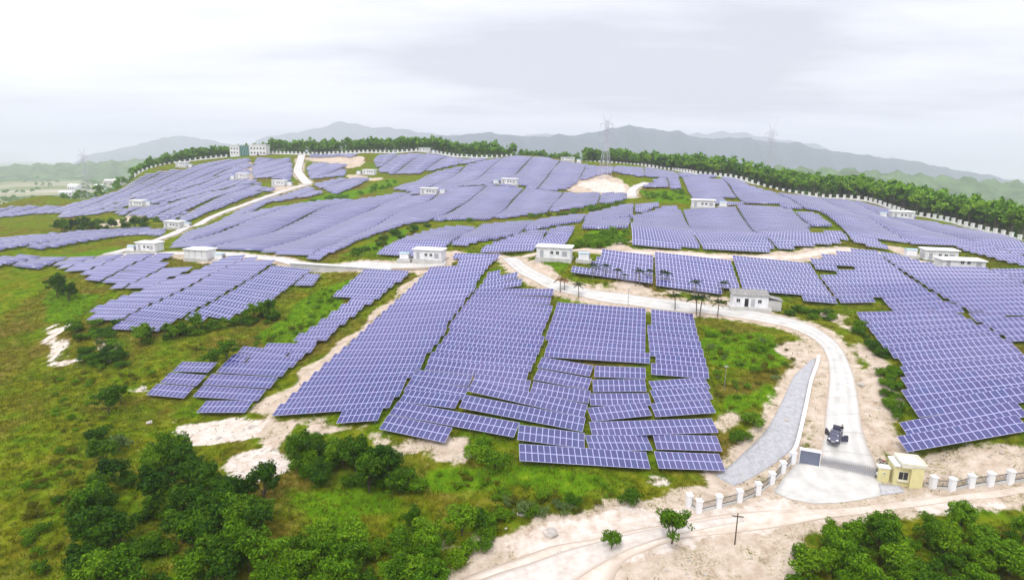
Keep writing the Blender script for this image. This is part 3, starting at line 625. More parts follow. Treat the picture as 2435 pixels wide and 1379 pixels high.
for bi, (bname, poly, T, pitch, holes) in enumerate(BLOCKS):
    w = wpoly(poly); hw = [wpoly(h) for h in holes]
    pu, pv = w@U, w@Vv
    row = 0; DONE = DONE+NEW; NEW = []
    v = pv.min()+pitch*.5
    ref = pu.min()+random.uniform(0, 3)
    while v < pv.max():
        xs = []
        for i in range(len(w)):
            a, b = (pu[i], pv[i]), (pu[(i+1) % len(w)], pv[(i+1) % len(w)])
            if (a[1] > v) != (b[1] > v): xs.append(a[0]+(b[0]-a[0])*(v-a[1])/(b[1]-a[1]))
        xs.sort(); cells = []
        for k in range(0, len(xs)-1, 2):
            u0, u1 = xs[k], xs[k+1]
            if T == 0:
                n = int(round(u1-u0))
                if n < 4: continue
                if n > 27:
                    h = (u1-u0-.9)/2; cells += [(u0, u0+h), (u0+h+.9, u1)]
                else: cells.append((u0, u1))
            else:
                k0 = math.floor((u0-ref)/(T+.9)); k1 = math.floor((u1-ref)/(T+.9))
                for c in range(k0, k1+1):
                    a = max(u0, ref+c*(T+.9)); b = min(u1, ref+c*(T+.9)+T)
                    if b-a >= 4.5: cells.append((a, b))
        col = 0; any_ = False
        for a, b in cells:
            subs = [(a, b)]
            ctr = lambda a, b: U*((a+b)/2)+Vv*v
            bad = False
            # trim at holes, roads and cabins module by module
            us = np.arange(a+.5, b, 1.0)
            if len(us) == 0: continue
            pts = U[None]*us[:, None]+(Vv*v)[None]
            ok = np.ones(len(us), bool)
            for h in hw: ok &= ~inside(h, pts[:, 0], pts[:, 1])
            c0 = ctr(a, b)
            nr = ROADPTS[(np.abs((ROADPTS-c0)@Vv) < 2.6) & (np.abs((ROADPTS-c0)@U) < (b-a)/2+2)]
            for q in nr: ok &= np.abs((pts-q)@U) > 1.6
            for q, r in KEEP:
                if abs((c0-q)@Vv) < 4.6: ok &= np.abs((pts-q)@U) > r
            if len(DONE):
                dn = np.array(DONE); rel = dn[:, :2]-np.array([(a+b)/2, v])
                for q in dn[(np.abs(rel[:, 1]) < (3.75 if T else 1.7)) & (np.abs(rel[:, 0]) < (b-a)/2+dn[:, 2]+1)]: ok &= np.abs(us-q[0]) > q[2]+.9
            runs = []; st = None
            for i, o in enumerate(list(ok)+[False]):
                if o and st is None: st = i
                if not o and st is not None: runs.append((st, i)); st = None
            for s, e_ in runs:
                n = e_-s
                if n < 4: continue
                uc = us[s]-.5+n/2
                c = U*uc+Vv*v
                pass
                col += 1; any_ = True
                TABLES.append(dict(b=bi, row=row, col=col, n=n, c=c)); NEW.append((uc, v, n/2))
        if any_: row += 1
        v += pitch
for (a, b, nm) in FRONT:
    pa, pb = hit(a[0], a[1], up=1.22), hit(b[0], b[1], up=1.22); dv_ = pb[:2]-pa[:2]; ln = float(np.hypot(*dv_))
    TABLES.append(dict(b=-1, row=0, col=0, n=max(8, int(round(ln))), c=(pa[:2]+pb[:2])/2, u=dv_/ln, name=nm))
for tb in TABLES:
    U = tb.get('u', U0); Vv = np.array([-U[1], U[0]])
    n = tb['n']; c = tb['c']; e0, e1 = c-U*n/2, c+U*n/2
    q = c[None]+U[None]*np.linspace(-n/2, n/2, 7)[:, None]
    hh = H(q[:, 0], q[:, 1]); s = np.polyfit(np.linspace(-n/2, n/2, 7), hh, 1)
    s[0] = np.clip(s[0], -.33, .33)
    tb['z'] = s[1]+max(0, (hh-(s[0]*np.linspace(-n/2, n/2, 7)+s[1])).max()-.25); 
    xa = Vector((U[0], U[1], s[0])).normalized(); ya = Vector((Vv[0], Vv[1], 0)); za = xa.cross(ya).normalized(); ya = za.cross(xa)
    jit = random.gauss(0, .018); ya = (ya+xa*0+za*jit).normalized(); za = xa.cross(ya)
    tb['m'] = Matrix(((xa.x, ya.x, za.x, c[0]), (xa.y, ya.y, za.y, c[1]), (xa.z, ya.z, za.z, tb['z']), (0, 0, 0, 1)))
    px, py, d = proj((c[0], c[1], tb['z']+1.2)); tb['p'] = (px, py, d); tb['s'] = F/d
    tb['vis'] = -40 < px < 2475 and py < 1420
TABLES = [t_ for t_ in TABLES if t_['vis']]; U, Vv = U0, V0
print('TABLES', len(TABLES))
rank = sorted(range(len(TABLES)), key=lambda i: TABLES[i]['p'][2])
IND = set(rank[:300]); 
CT, ST = math.cos(TILT), math.sin(TILT); LOW = .62
def pl(u, s, h=0.0):     # point on the inclined plane: u along the row, s up the slope from the lower edge, h out of it
    return (u, -MH*CT+s*CT-h*ST, LOW+s*ST+h*CT)
def module_mesh():
    mb = MB(); w, h, bx, by = MW/2-.010, MH/2-.010, .050, .056
    o = [(-w,-h,.02),(w,-h,.02),(w,h,.02),(-w,h,.02)]; i = [(-w+bx,-h+by,.02),(w-bx,-h+by,.02),(w-bx,h-by,.02),(-w+bx,h-by,.02)]; g = [(p[0], p[1], .012) for p in i]; lo = [(p[0], p[1], -.02) for p in o]
    for k in range(4):
        j = (k+1) % 4
        mb.face([o[k], o[j], i[j], i[k]]); mb.face([lo[k], lo[j], o[j], o[k]])
    mb.face(lo[::-1]); mb.face(g)
    me = mb.mesh('solar_module', 'panel_frame'); me.materials.append(MATS['solar_cell']); me.polygons[-1].material_index = 1
    return me
MODULE = module_mesh()
_cache = {}
def slab_arrays(n):
    top = [pl(-n/2, 0, .02), pl(n/2, 0, .02), pl(n/2, 2*MH, .02), pl(-n/2, 2*MH, .02)]
    bot = [pl(-n/2, 0, -.03), pl(n/2, 0, -.03), pl(n/2, 2*MH, -.03), pl(-n/2, 2*MH, -.03)]
    return top, bot
def slab_mesh(n):
    if ('s', n) in _cache: return _cache['s', n]
    top, bot = slab_arrays(n); mb = MB(); mb.face(top)
    for k in range(4): mb.face([bot[k], bot[(k+1) % 4], top[(k+1) % 4], top[k]])
    mb.face(bot[::-1])
    me = mb.mesh('module_grid', 'solar_grid'); uv = me.uv_layers.new(name='grid')
    for li, q in enumerate([(0,0),(n,0),(n,2),(0,2)]): uv.data[li].uv = q
    for li in range(4, len(uv.data)): uv.data[li].uv = (.01, .01)
    me.materials.append(MATS['panel_frame'])
    for p in list(me.polygons)[1:]: p.material_index = 1
    _cache['s', n] = me; return me
def rail_mesh(n):
    if ('r', n) in _cache: return _cache['r', n]
    mb = MB()
    for s in (.45, 1.25, 2.1, 2.9):
        a = [pl(-n/2, s-.04, -.10), pl(n/2, s-.04, -.10), pl(n/2, s+.04, -.10), pl(-n/2, s+.04, -.10)]; b = [pl(-n/2, s-.04, -.035), pl(n/2, s-.04, -.035), pl(n/2, s+.04, -.035), pl(-n/2, s+.04, -.035)]
        mb.hexa(a+b)
    me = mb.mesh('rail', 'steel'); _cache['r', n] = me; return me
def leg_mesh(kind):
    if ('l', kind) in _cache: return _cache['l', kind]
    s = .7 if kind == 0 else 2.6; p = pl(0, s, -.1)
    mb = MB(); mb.box(-.05, .05, p[1]-.05, p[1]+.05, -1.2, p[2])
    me = mb.mesh('leg', 'steel'); _cache['l', kind] = me; return me
def legs_mesh(n):
    if ('g', n) in _cache: return _cache['g', n]
    mb = MB()
    for k in (0, 1):
        s = .7 if k == 0 else 2.6; p = pl(0, s, -.1)
        for u in np.linspace(-n/2+1, n/2-1, max(2, n//4)): mb.box(u-.05, u+.05, p[1]-.05, p[1]+.05, -1.2, p[2])
    me = mb.mesh('support_frame', 'steel'); _cache['g', n] = me; return me
ORD = ['', 'first', 'second', 'third', 'fourth', 'fifth', 'sixth', 'seventh', 'eighth', 'ninth', 'tenth', 'eleventh', 'twelfth', 'thirteenth', 'fourteenth', 'fifteenth', 'sixteenth', 'seventeenth', 'eighteenth', 'nineteenth', 'twentieth']
def ordn(k):
    if k <= 20: return ORD[k]
    t_ = {2: 'twenty', 3: 'thirty', 4: 'forty', 5: 'fifty'}[k//10]
    return t_+'-'+ORD[k % 10] if k % 10 else {2: 'twentieth', 3: 'thirtieth', 4: 'fortieth', 5: 'fiftieth'}[k//10]
rows_of = {}
for i, tb in enumerate(TABLES): rows_of.setdefault((tb['b'], tb['row']), []).append(i)
rowrank = {}
for bi in range(len(BLOCKS)):
    rs = sorted(r for (b_, r) in rows_of if b_ == bi)
    for k, r in enumerate(rs): rowrank[bi, r] = k+1
nmod = 0
for i, tb in enumerate(TABLES):
    if i not in IND: continue
    mates = sorted(rows_of[tb['b'], tb['row']], key=lambda j: TABLES[j]['p'][0]); pos = mates.index(i)+1
    bn = BLOCKS[tb['b']][0]; rr = rowrank.get((tb['b'], tb['row']), 1)
    if tb['b'] < 0: lab = '%s solar table at the foot of the %s' % (tb['name'], 'right slope' if 'right-hand' in tb['name'] or 'far right' in tb['name'] else 'front array')
    else: lab = 'solar table, %s row%s, %s' % (ordn(rr), '' if len(mates) == 1 else ', %s from left' % ordn(pos), bn)
    root = thing('solar_table', lab, 'solar table', group='solar tables of the hillside array')
    root.matrix_world = tb['m']; n = tb['n']
    if tb['s'] > 9.0:
        for r_ in range(2):
            for k in range(n):
                o = obj('solar_module', MODULE, root); o.location = pl(-n/2+k+.5, MH*(r_+.5)); o.rotation_euler = (TILT+random.gauss(0, .004), random.gauss(0, .003), 0); nmod += 1
        obj('rail', rail_mesh(n), root)
        us = np.linspace(-n/2+1, n/2-1, max(2, n//5))
        for k in (0, 1):
            for u in us: obj('leg', leg_mesh(k), root, loc=(u, 0, 0))
    else:
        obj('module_grid', slab_mesh(n), root); tag(obj('support_frame', legs_mesh(n), root), None, kind='stuff')
print('MODULES', nmod)
# every table past the nearest 300: one mass
V = []; Q = []; UVs = []; MI = []
for i, tb in enumerate(TABLES):
    if i in IND: continue
    top, bot = slab_arrays(tb['n']); n = tb['n']; M = tb['m']; k = len(V)
    V += [tuple(M@Vector(p)) for p in top+bot]
    ou, ov = random.randint(0, 400), random.randint(0, 400)
    Q.append((k, k+1, k+2, k+3)); UVs += [(ou, ov), (ou+n, ov), (ou+n, ov+2), (ou, ov+2)]; MI.append(0)
    for a in range(4): b_ = (a+1) % 4; Q.append((k+4+a, k+4+b_, k+b_, k+a)); UVs += [(.01, .01)]*4; MI.append(1)
    Q.append((k+7, k+6, k+5, k+4)); UVs += [(.01, .01)]*4; MI.append(1)
    for kk in (0, 1):
        p = pl(0, .7 if kk == 0 else 2.6, -.1)
        for u in np.linspace(-n/2+1.5, n/2-1.5, 3):
            k = len(V); V += [tuple(M@Vector(q)) for q in ((u-.07, p[1], -1.0), (u+.07, p[1], -1.0), (u+.07, p[1], p[2]), (u-.07, p[1], p[2]))]
            Q.append((k, k+1, k+2, k+3)); UVs += [(.01, .01)]*4; MI.append(1)
if V:
    me = np_mesh('far_solar_tables', V, Q, 'solar_grid'); uv = me.uv_layers.new(name='grid'); uv.data.foreach_set('uv', np.array(UVs, np.float32).ravel())
    me.materials.append(MATS['panel_frame']); me.polygons.foreach_set('material_index', np.array(MI, np.int32))
    tag(obj('far_solar_tables', me), 'hazy rows of lavender solar tables covering the far hills', 'solar tables', kind='stuff')
# ------------------------------------------------------------------ cabins and transformers
def gpos(px, py, sink=.0):
    p = hit(px, py); return (p[0], p[1], p[2]-sink)
def footing(x, y, r):
    a = np.linspace(0, 2*math.pi, 9)[:-1]; return float(max(H(x+r*np.cos(a), y+r*np.sin(a)).max(), Hs(x, y)))
def window(parent, x0, x1, z0, z1, y, glass='dark_glass', frame='white_wall'):
    w = obj('window', MB().box(x0, x1, y-.015, y+.02, z0, z1).mesh('window', glass), parent)
    mb = MB(); t_ = .07
    mb.box(x0-t_, x1+t_, y-.05, y+.01, z1, z1+t_); mb.box(x0-t_, x1+t_, y-.09, y+.01, z0-t_, z0); mb.box(x0-t_, x0, y-.05, y+.01, z0, z1); mb.box(x1, x1+t_, y-.05, y+.01, z0, z1)
    mb.box((x0+x1)/2-.025, (x0+x1)/2+.025, y-.04, y+.0, z0, z1)
    obj('frame', mb.mesh('frame', frame), w)
def cabin(px, py, ln, dp, extra, label, k):
    p = hit(px, py); c = p[:2]+V0*dp/2; z = footing(c[0], c[1], 3.0)-.1
    h = 3.3 if ln < 10.5 else 2.3
    far = proj(p)[2] > 300
    t_ = thing('inverter_cabin', label, 'cabin', (c[0], c[1], z), -AZ+random.uniform(-.05, .05), 'white inverter cabins of the solar farm')
    obj('plinth', MB().box(-ln/2-.35, ln/2+.35, -dp/2-.35, dp/2+.35, -2.6, .35).mesh('plinth', 'concrete'), t_)
    obj('wall', MB().box(-ln/2, ln/2, -dp/2, dp/2, .35, h).mesh('wall', 'white_wall'), t_)
    mb = MB(); o = .4
    mb.hexa([(-ln/2-o, -dp/2-o, h+.002), (ln/2+o, -dp/2-o, h+.002), (ln/2+o, dp/2+o, h+.002), (-ln/2-o, dp/2+o, h+.002), (-ln/2-o, -dp/2-o, h+.22), (ln/2+o, -dp/2-o, h+.22), (ln/2+o, dp/2+o, h+.45), (-ln/2-o, dp/2+o, h+.45)])
    obj('roof', mb.mesh('roof', 'white_roof'), t_)
    if 'windowless' not in label:
        for x in (-.9, .75): window(t_, x, x+.85, 1.45, 2.25, -dp/2-.02)
        obj('door', MB().box(-ln/2+1.0, -ln/2+2.0, -dp/2-.05, -dp/2-.002, .36, 2.5).mesh('door', 'cabin_grey'), t_)
        mb = MB()
        for q in range(7): mb.box(ln/2-2.4, ln/2-1.0, -dp/2-.06, -dp/2-.003, .9+q*.22, .9+q*.22+.14)
        obj('vent_louvre', mb.mesh('vent_louvre', 'cabin_grey'), t_)
    else:
        for q in (-2.6, 0, 2.6): obj('wall_batten', MB().box(q-.08, q+.08, -dp/2-.05, -dp/2-.002, .36, h-.01).mesh('wall_batten', 'cabin_grey'), t_)
    for s in (-1, 1):
        obj('gutter', MB().box(s*(ln/2-.25)-.05, s*(ln/2-.25)+.05, -dp/2-.12, -dp/2-.003, .4, h).mesh('gutter', 'white_roof'), t_)
    if extra:
        s = -1 if extra == 'L' else 1
        q = c+U0*s*(ln/2+3.6)-V0*.3; zz = footing(q[0], q[1], 1.6)-.1
        lab = 'white box transformer beside the '+label.replace('white ', '').replace('inverter ', '')
        lab = ' '.join(lab.split()[:15])
        b = thing('box_transformer', lab, 'transformer', (q[0], q[1], zz), -AZ, 'box transformers next to the cabins')
        obj('plinth', MB().box(-2.2, 2.2, -1.5, 1.5, -2.2, .55).mesh('plinth', 'concrete'), b)
        obj('tank', MB().box(-1.5, 1.5, -.95, .95, .552, 2.35).mesh('tank', 'white_wall'), b)
        obj('roof', MB().hexa([(-1.7,-1.15,2.352),(1.7,-1.15,2.352),(1.7,1.15,2.352),(-1.7,1.15,2.352),(-1.6,-.35,2.68),(1.6,-.35,2.68),(1.6,.35,2.68),(-1.6,.35,2.68)]).mesh('roof', 'blue_grey_roof'), b)
        for x in (-1.35, -.4, .55): obj('door', MB().box(x, x+.82, -1.0, -.952, .7, 2.2).mesh('door', 'white_roof'), b)
        mb = MB()
        for q_ in range(6): mb.box(1.502, 1.75, -.8+q_*.3, -.72+q_*.3, .8, 2.0)
        obj('radiator', mb.mesh('radiator', 'cabin_grey'), b)
for k, c in enumerate(CABINS): cabin(*c, k)

# ------------------------------------------------------------------ control building on the ridge
def block_windows(t_, x0, x1, y, rows, n, w=1.3, h=1.3):
    for z in rows:
        for k in range(n):
            x = x0+(x1-x0)*(k+.5)/n; window(t_, x-w/2, x+w/2, z, z+h, y)
p = at(592, 371, 560); z = footing(p[0], p[1]+4, 12)-1.0
t_ = thing('control_building', 'white two-storey control building with green glass link on the ridge', 'building', (p[0], p[1]+4, z), -.02)
obj('wall', MB().box(-18, -9, -4, 4, -4, 8.6).mesh('wall', 'white_wall'), t_, label='left white wing')
obj('wall', MB().box(1, 17, -4.5, 4.5, -4, 9.6).mesh('wall', 'white_wall'), t_, label='right white wing')
g = obj('glass_link', MB().box(-9, 1, -2.6, 3, -4, 8.8).mesh('glass_link', 'green_glass'), t_, label='green glazed link between the wings')
mb = MB()
for x in np.arange(-8.5, 1, 1.6): mb.box(x-.06, x+.06, -2.7, -2.602, 0, 8.8)
obj('mullion', mb.mesh('mullion', 'white_wall'), g)
obj('roof', MB().box(-18.4, -8.9, -4.4, 4.4, 8.602, 9.1).mesh('roof', 'white_roof'), t_); obj('roof', MB().box(.8, 17.4, -4.9, 4.9, 9.602, 10.1).mesh('roof', 'white_roof'), t_)
block_windows(t_, -17.5, -9.5, -4.02, (1.5, 5.2), 3); block_windows(t_, 1.5, 16.5, -4.52, (1.5, 5.6), 5, 1.5, 1.5)
obj('door', MB().box(8.2, 10.2, -4.56, -4.502, -.5, 1.2).mesh('door', 'dark_glass'), t_)

# ------------------------------------------------------------------ small farmhouse beside the road
p = hit(1783, 737); c = p[:2]+V0*2.3; z = footing(c[0], c[1], 3.5)-.25
t_ = thing('roadside_house', 'small white house with grey sheet roof beside the concrete road', 'house', (c[0], c[1], z), -.20)
obj('platform', MB().box(-4.9, 4.9, -3.2, 2.6, -1.6, .18).mesh('platform', 'concrete'), t_)
obj('wall', MB().box(-4.2, 4.2, -2.1, 2.1, .18, 2.95).mesh('wall', 'white_wall'), t_)
rf = obj('roof', MB().hexa([(-4.5,-2.4,2.952),(4.5,-2.4,2.952),(4.5,2.5,2.952),(-4.5,2.5,2.952),(-4.5,-2.4,3.05),(4.5,-2.4,3.05),(4.5,2.5,3.75),(-4.5,2.5,3.75)]).mesh('roof', 'corrugated'), t_)
sl = MB()
for q in np.arange(-4.4, 4.4, .36): sl.hexa([(q,-2.42,3.06),(q+.16,-2.42,3.06),(q+.16,2.5,3.76),(q,2.5,3.76),(q,-2.42,3.10),(q+.16,-2.42,3.10),(q+.16,2.5,3.80),(q,2.5,3.80)])
obj('sheet_rib', sl.mesh('sheet_rib', 'corrugated'), rf)
window(t_, -3.3, -2.45, 1.25, 2.1, -2.12); window(t_, 1.75, 2.6, 1.25, 2.1, -2.12)
obj('door', MB().box(-1.35, -.45, -2.15, -2.102, .2, 2.2).mesh('door', 'dark_glass'), t_, label='dark open doorway'); obj('door', MB().box(.15, 1.05, -2.15, -2.102, .2, 2.2).mesh('door', 'cabin_grey'), t_, label='grey closed door')  # doorway is a dark sheet on the wall, standing in for interior shade
obj('annex_wall', MB().box(4.202, 7.4, -1.7, 2.0, -.6, 2.0).mesh('annex_wall', 'retaining_concrete'), t_)
obj('annex_roof', MB().hexa([(4.21,-2.0,2.65),(7.7,-2.0,2.002),(7.7,2.2,2.002),(4.21,2.2,2.65),(4.21,-2.0,2.75),(7.7,-2.0,2.1),(7.7,2.2,2.1),(4.21,2.2,2.75)]).mesh('annex_roof', 'corrugated'), t_)

# ------------------------------------------------------------------ culvert wall under the valley road
a, b = hit(700, 637), hit(935, 640)
d = (b-a)[:2]; ln = float(np.hypot(*d)); ang = math.atan2(d[1], d[0]); zt = max(a[2], b[2])
t_ = thing('culvert_wall', 'grey concrete retaining wall with three pipes under the valley road', 'retaining wall', (a[0], a[1], zt), ang)
obj('wall', MB().hexa([(0,-2.6,-5.5),(ln,-2.6,-5.5),(ln,1.5,-5.5),(0,1.5,-5.5),(0,-2.2,.15),(ln,-2.2,.15),(ln,1.5,.15),(0,1.5,.15)]).mesh('wall', 'retaining_concrete'), t_)
obj('coping', MB().box(-.2, ln+.2, -2.45, -1.6, .152, .55).mesh('coping', 'white_roof'), t_)
for q in range(3):
    x = ln*.36+q*2.3
    mb = MB(); mb.tube([(x, -4.0, -3.7), (x, -2.2, -3.7)], .85, 14, cap=False); mb.tube([(x, -3.9, -3.7), (x, -2.3, -3.7)], .68, 14, cap=False)
    pp = obj('pipe', mb.mesh('pipe', 'retaining_concrete'), t_)
    obj('pipe_mouth', MB().tube([(x, -3.2, -3.7), (x, -2.8, -3.7)], .67, 14).mesh('pipe_mouth', 'dark_iron'), pp)  # dark plug in the pipe, painted shade for its hollow inside
obj('apron', MB().box(ln*.32, ln*.36+6, -6.0, -2.6, -6.2, -4.7).mesh('apron', 'retaining_concrete'), t_)

# ------------------------------------------------------------------ entrance: fence, gate, name board, guard booth
PILLAR = MB().box(-.36, .36, -.36, .36, -.6, 1.75).box(-.44, .44, -.44, .44, 1.752, 1.93).box(-.30, .30, -.30, .30, 1.932, 2.05).mesh('pillar', 'white_roof')
def fence(px_pts, label, name='entrance_fence', first=True):
    pts = [hit(*q) for q in px_pts]; z0 = pts[0]
    t_ = thing(name, label, 'fence', tuple(z0))
    for i, q in enumerate(pts):
        if i or first: obj('pillar', PILLAR, t_, loc=tuple(q-z0))
        if i+1 < len(pts):
            r = pts[i+1]; d = Vector(r-q); u = Vector((d.x, d.y, 0)).normalized(); n = Vector((-u.y, u.x, 0)); o = Vector(q-z0); e = Vector(r-z0)
            o2, e2 = o+u*.36, e-u*.36
            mb = MB()
            def bar(h0, h1, w): mb.hexa([o2-n*w+Vector((0,0,h0)), e2-n*w+Vector((0,0,h0)), e2+n*w+Vector((0,0,h0)), o2+n*w+Vector((0,0,h0)), o2-n*w+Vector((0,0,h1)), e2-n*w+Vector((0,0,h1)), e2+n*w+Vector((0,0,h1)), o2+n*w+Vector((0,0,h1))])
            bar(-.5, .32, .12); obj('base_wall', mb.mesh('base_wall', 'concrete'), t_)
            mb = MB(); bar(.42, .48, .025); bar(1.30, 1.36, .025)
            L_ = (e2-o2).length; m_ = int(L_/.17)
            for k in range(1, m_):
                c = o2+(e2-o2)*k/m_; mb.box(c.x-.014, c.x+.014, c.y-.014, c.y+.014, c.z+.30, c.z+1.52)
            obj('railing', mb.mesh('railing', 'dark_iron'), t_)
    return t_
fence([(1638,1203),(1661,1217),(1708,1206),(1757,1193),(1801,1175),(1834,1150),(1860,1124),(1884,1101)], 'entrance fence of white pillars and iron railings left of the gate')
fence([(2192,1152),(2217,1160),(2262,1165),(2307,1157),(2353,1152),(2400,1147),(2450,1142),(2500,1138)], 'white-pillared iron fence running right from the guard booth', first=False)

ga, gb = hit(1951, 1106), hit(2088, 1137)
d = (gb-ga)[:2]; ln = float(np.hypot(*d)); ang = math.atan2(d[1], d[0]); slope = (gb[2]-ga[2])/ln
t_ = thing('sliding_gate', 'silver retractable lattice gate drawn across the entrance drive', 'gate', tuple(ga+np.array([0,0,.16])), ang)
nb = 27; dx = (ln-.6)/nb
POST = MB().box(-.05, .05, -.18, -.12, .08, 1.25).box(-.05, .05, .12, .18, .08, 1.25).box(-.055, .055, -.18, .18, 1.252, 1.33).hexa([(-.08,-.08,1.332),(.08,-.08,1.332),(.08,.08,1.332),(-.08,.08,1.332),(-.004,-.004,1.62),(.004,-.004,1.62),(.004,.004,1.62),(-.004,.004,1.75)]).mesh('post', 'gate_steel')
CROSS = MB().tube([(0,-.14,.25),(dx,-.14,1.05)], .03, 4).tube([(0,-.14,1.05),(dx,-.14,.25)], .03, 4).tube([(0,.14,.25),(dx,.14,1.05)], .03, 4).tube([(0,.14,1.05),(dx,.14,.25)], .018, 4).mesh('lattice', 'gate_steel')
for k in range(nb+1):
    x = .1+k*dx; obj('post', POST, t_, loc=(x, 0, slope*x))
    if k < nb: obj('lattice', CROSS, t_, loc=(x, 0, slope*x+slope*dx/2))
hd = obj('drive_head', MB().box(ln-.45, ln-.05, -.3, .3, slope*ln+.06, slope*ln+1.45).mesh('drive_head', 'dark_iron'), t_)
obj('warning_plate', MB().box(ln-.43, ln-.07, -.32, -.302, slope*ln+.55, slope*ln+1.05).mesh('warning_plate', 'white_roof'), hd)

na, nb_ = hit(1900, 1099), hit(1942, 1106)
d = (nb_-na)[:2]; ln = float(np.hypot(*d))+.3; ang = math.atan2(d[1], d[0])
t_ = thing('entrance_board', 'slate grey entrance panel with white cap at the left end of the gate', 'panel', (na[0], na[1], min(na[2], nb_[2])), ang)
obj('panel', MB().hexa([(0,-.25,-.5),(ln,-.25,-.5),(ln,.35,-.5),(0,.35,-.5),(0,-.12,2.25),(ln,-.12,2.25),(ln,.35,2.25),(0,.35,2.25)]).mesh('panel', 'slate_panel'), t_)
obj('cap', MB().box(-.12, ln+.12, -.3, .45, 2.252, 2.45).mesh('cap', 'white_roof'), t_)
mb = MB(); mb.box(-.1, -.002, -.28, .38, -.5, 2.25); mb.box(ln+.002, ln+.1, -.28, .38, -.5, 2.25); obj('edge_post', mb.mesh('edge_post', 'white_wall'), t_)

pp = hit(2101, 1146)
t_ = thing('gate_pillar', 'cream yellow gate pillar between lattice gate and guard booth', 'pillar', (pp[0], pp[1]+.5, pp[2]), -.22)
obj('shaft', MB().box(-.75, .75, -.5, .5, -.5, 2.25).mesh('shaft', 'cream_paint'), t_); obj('cap', MB().box(-.85, .85, -.6, .6, 2.252, 2.42).mesh('cap', 'white_roof'), t_)
kp = obj('control_box', MB().box(-.2, .25, -.56, -.502, 1.3, 1.65).mesh('control_box', 'cream_trim'), t_); obj('button', MB().box(-.08, .12, -.58, -.562, 1.4, 1.55).mesh('button', 'dark_iron'), kp)

pb = hit(2152, 1163); cb = pb[:2]+np.array([.75, 1.7]); zb = Hs(cb[0], cb[1])-.05
t_ = thing('guard_booth', 'cream yellow guard booth with flat white parapet roof beside the gate', 'guard booth', (cb[0], cb[1], zb), -.24); t_.scale = (.84, .88, 1.06)
mb = MB(); mb.box(-2.1, .35, -1.2, 1.7, -.8, 2.9); obj('wall', mb.mesh('wall', 'cream_paint'), t_)
obj('front_bay', MB().box(.352, 2.3, -1.75, 1.75, -.8, 3.2).mesh('front_bay', 'cream_paint'), t_)
rf = obj('roof', MB().box(-1.25, 2.45, -1.85, 1.95, 3.202, 3.4).mesh('roof', 'white_roof'), t_)
mb = MB(); mb.box(-1.35, 2.55, -1.95, -1.75, 3.402, 3.72); mb.box(-1.35, 2.55, 1.85, 2.05, 3.402, 3.72); mb.box(-1.35, -1.15, -1.75, 1.85, 3.402, 3.72); mb.box(2.35, 2.55, -1.75, 1.85, 3.402, 3.72); obj('parapet', mb.mesh('parapet', 'cream_trim'), rf)
obj('side_roof', MB().box(-2.3, -1.36, -1.5, 1.9, 2.902, 3.15).mesh('side_roof', 'white_roof'), t_)
obj('fascia', MB().box(-1.25, .35, -1.85, -1.2, 2.95, 3.2).mesh('fascia', 'cream_trim'), t_)
window(t_, -1.35, .1, .95, 2.1, -1.22, frame='cream_trim')
mb = MB()
for x in np.linspace(-1.25, 0, 6): mb.box(x-.02, x+.02, -1.30, -1.272, .95, 2.1)
obj('window_bar', mb.mesh('window_bar', 'dark_iron'), t_); obj('counter', MB().box(-1.5, .25, -1.55, -1.3, .72, .86).mesh('counter', 'cream_trim'), t_)
obj('window', MB().box(2.302, 2.33, -.5, .7, 1.0, 2.1).mesh('window', 'dark_glass'), t_); ac = obj('air_conditioner', MB().box(2.34, 2.75, .9, 1.6, 1.7, 2.2).mesh('air_conditioner', 'white_roof'), t_)
obj('roof_drain', MB().tube([(-.9,-.6,3.402),(-.9,-.6,3.5)], .14, 8).mesh('roof_drain', 'cabin_grey'), rf)
# kerb along the stone drain
mb = MB(); kp = resample(np.array(W([(1946,850),(1944,866),(1929,905),(1917,965),(1905,1020),(1893,1068),(1880,1086)]))[:, :2], 40); kz = H(kp[:, 0], kp[:, 1])
for i in range(39):
    a, b = Vector((kp[i][0], kp[i][1], kz[i])), Vector((kp[i+1][0], kp[i+1][1], kz[i+1])); n = (b-a).cross(Vector((0,0,1))).normalized()*.28; u1, u0 = Vector((0,0,.55)), Vector((0,0,-.4))
    mb.hexa([a-n+u0, b-n+u0, b+n+u0, a+n+u0, a-n+u1, b-n+u1, b+n+u1, a+n+u1])
tag(obj('drain_kerb', mb.mesh('drain_kerb', 'white_wall')), 'low curved white kerb wall along the stone drain', 'kerb')

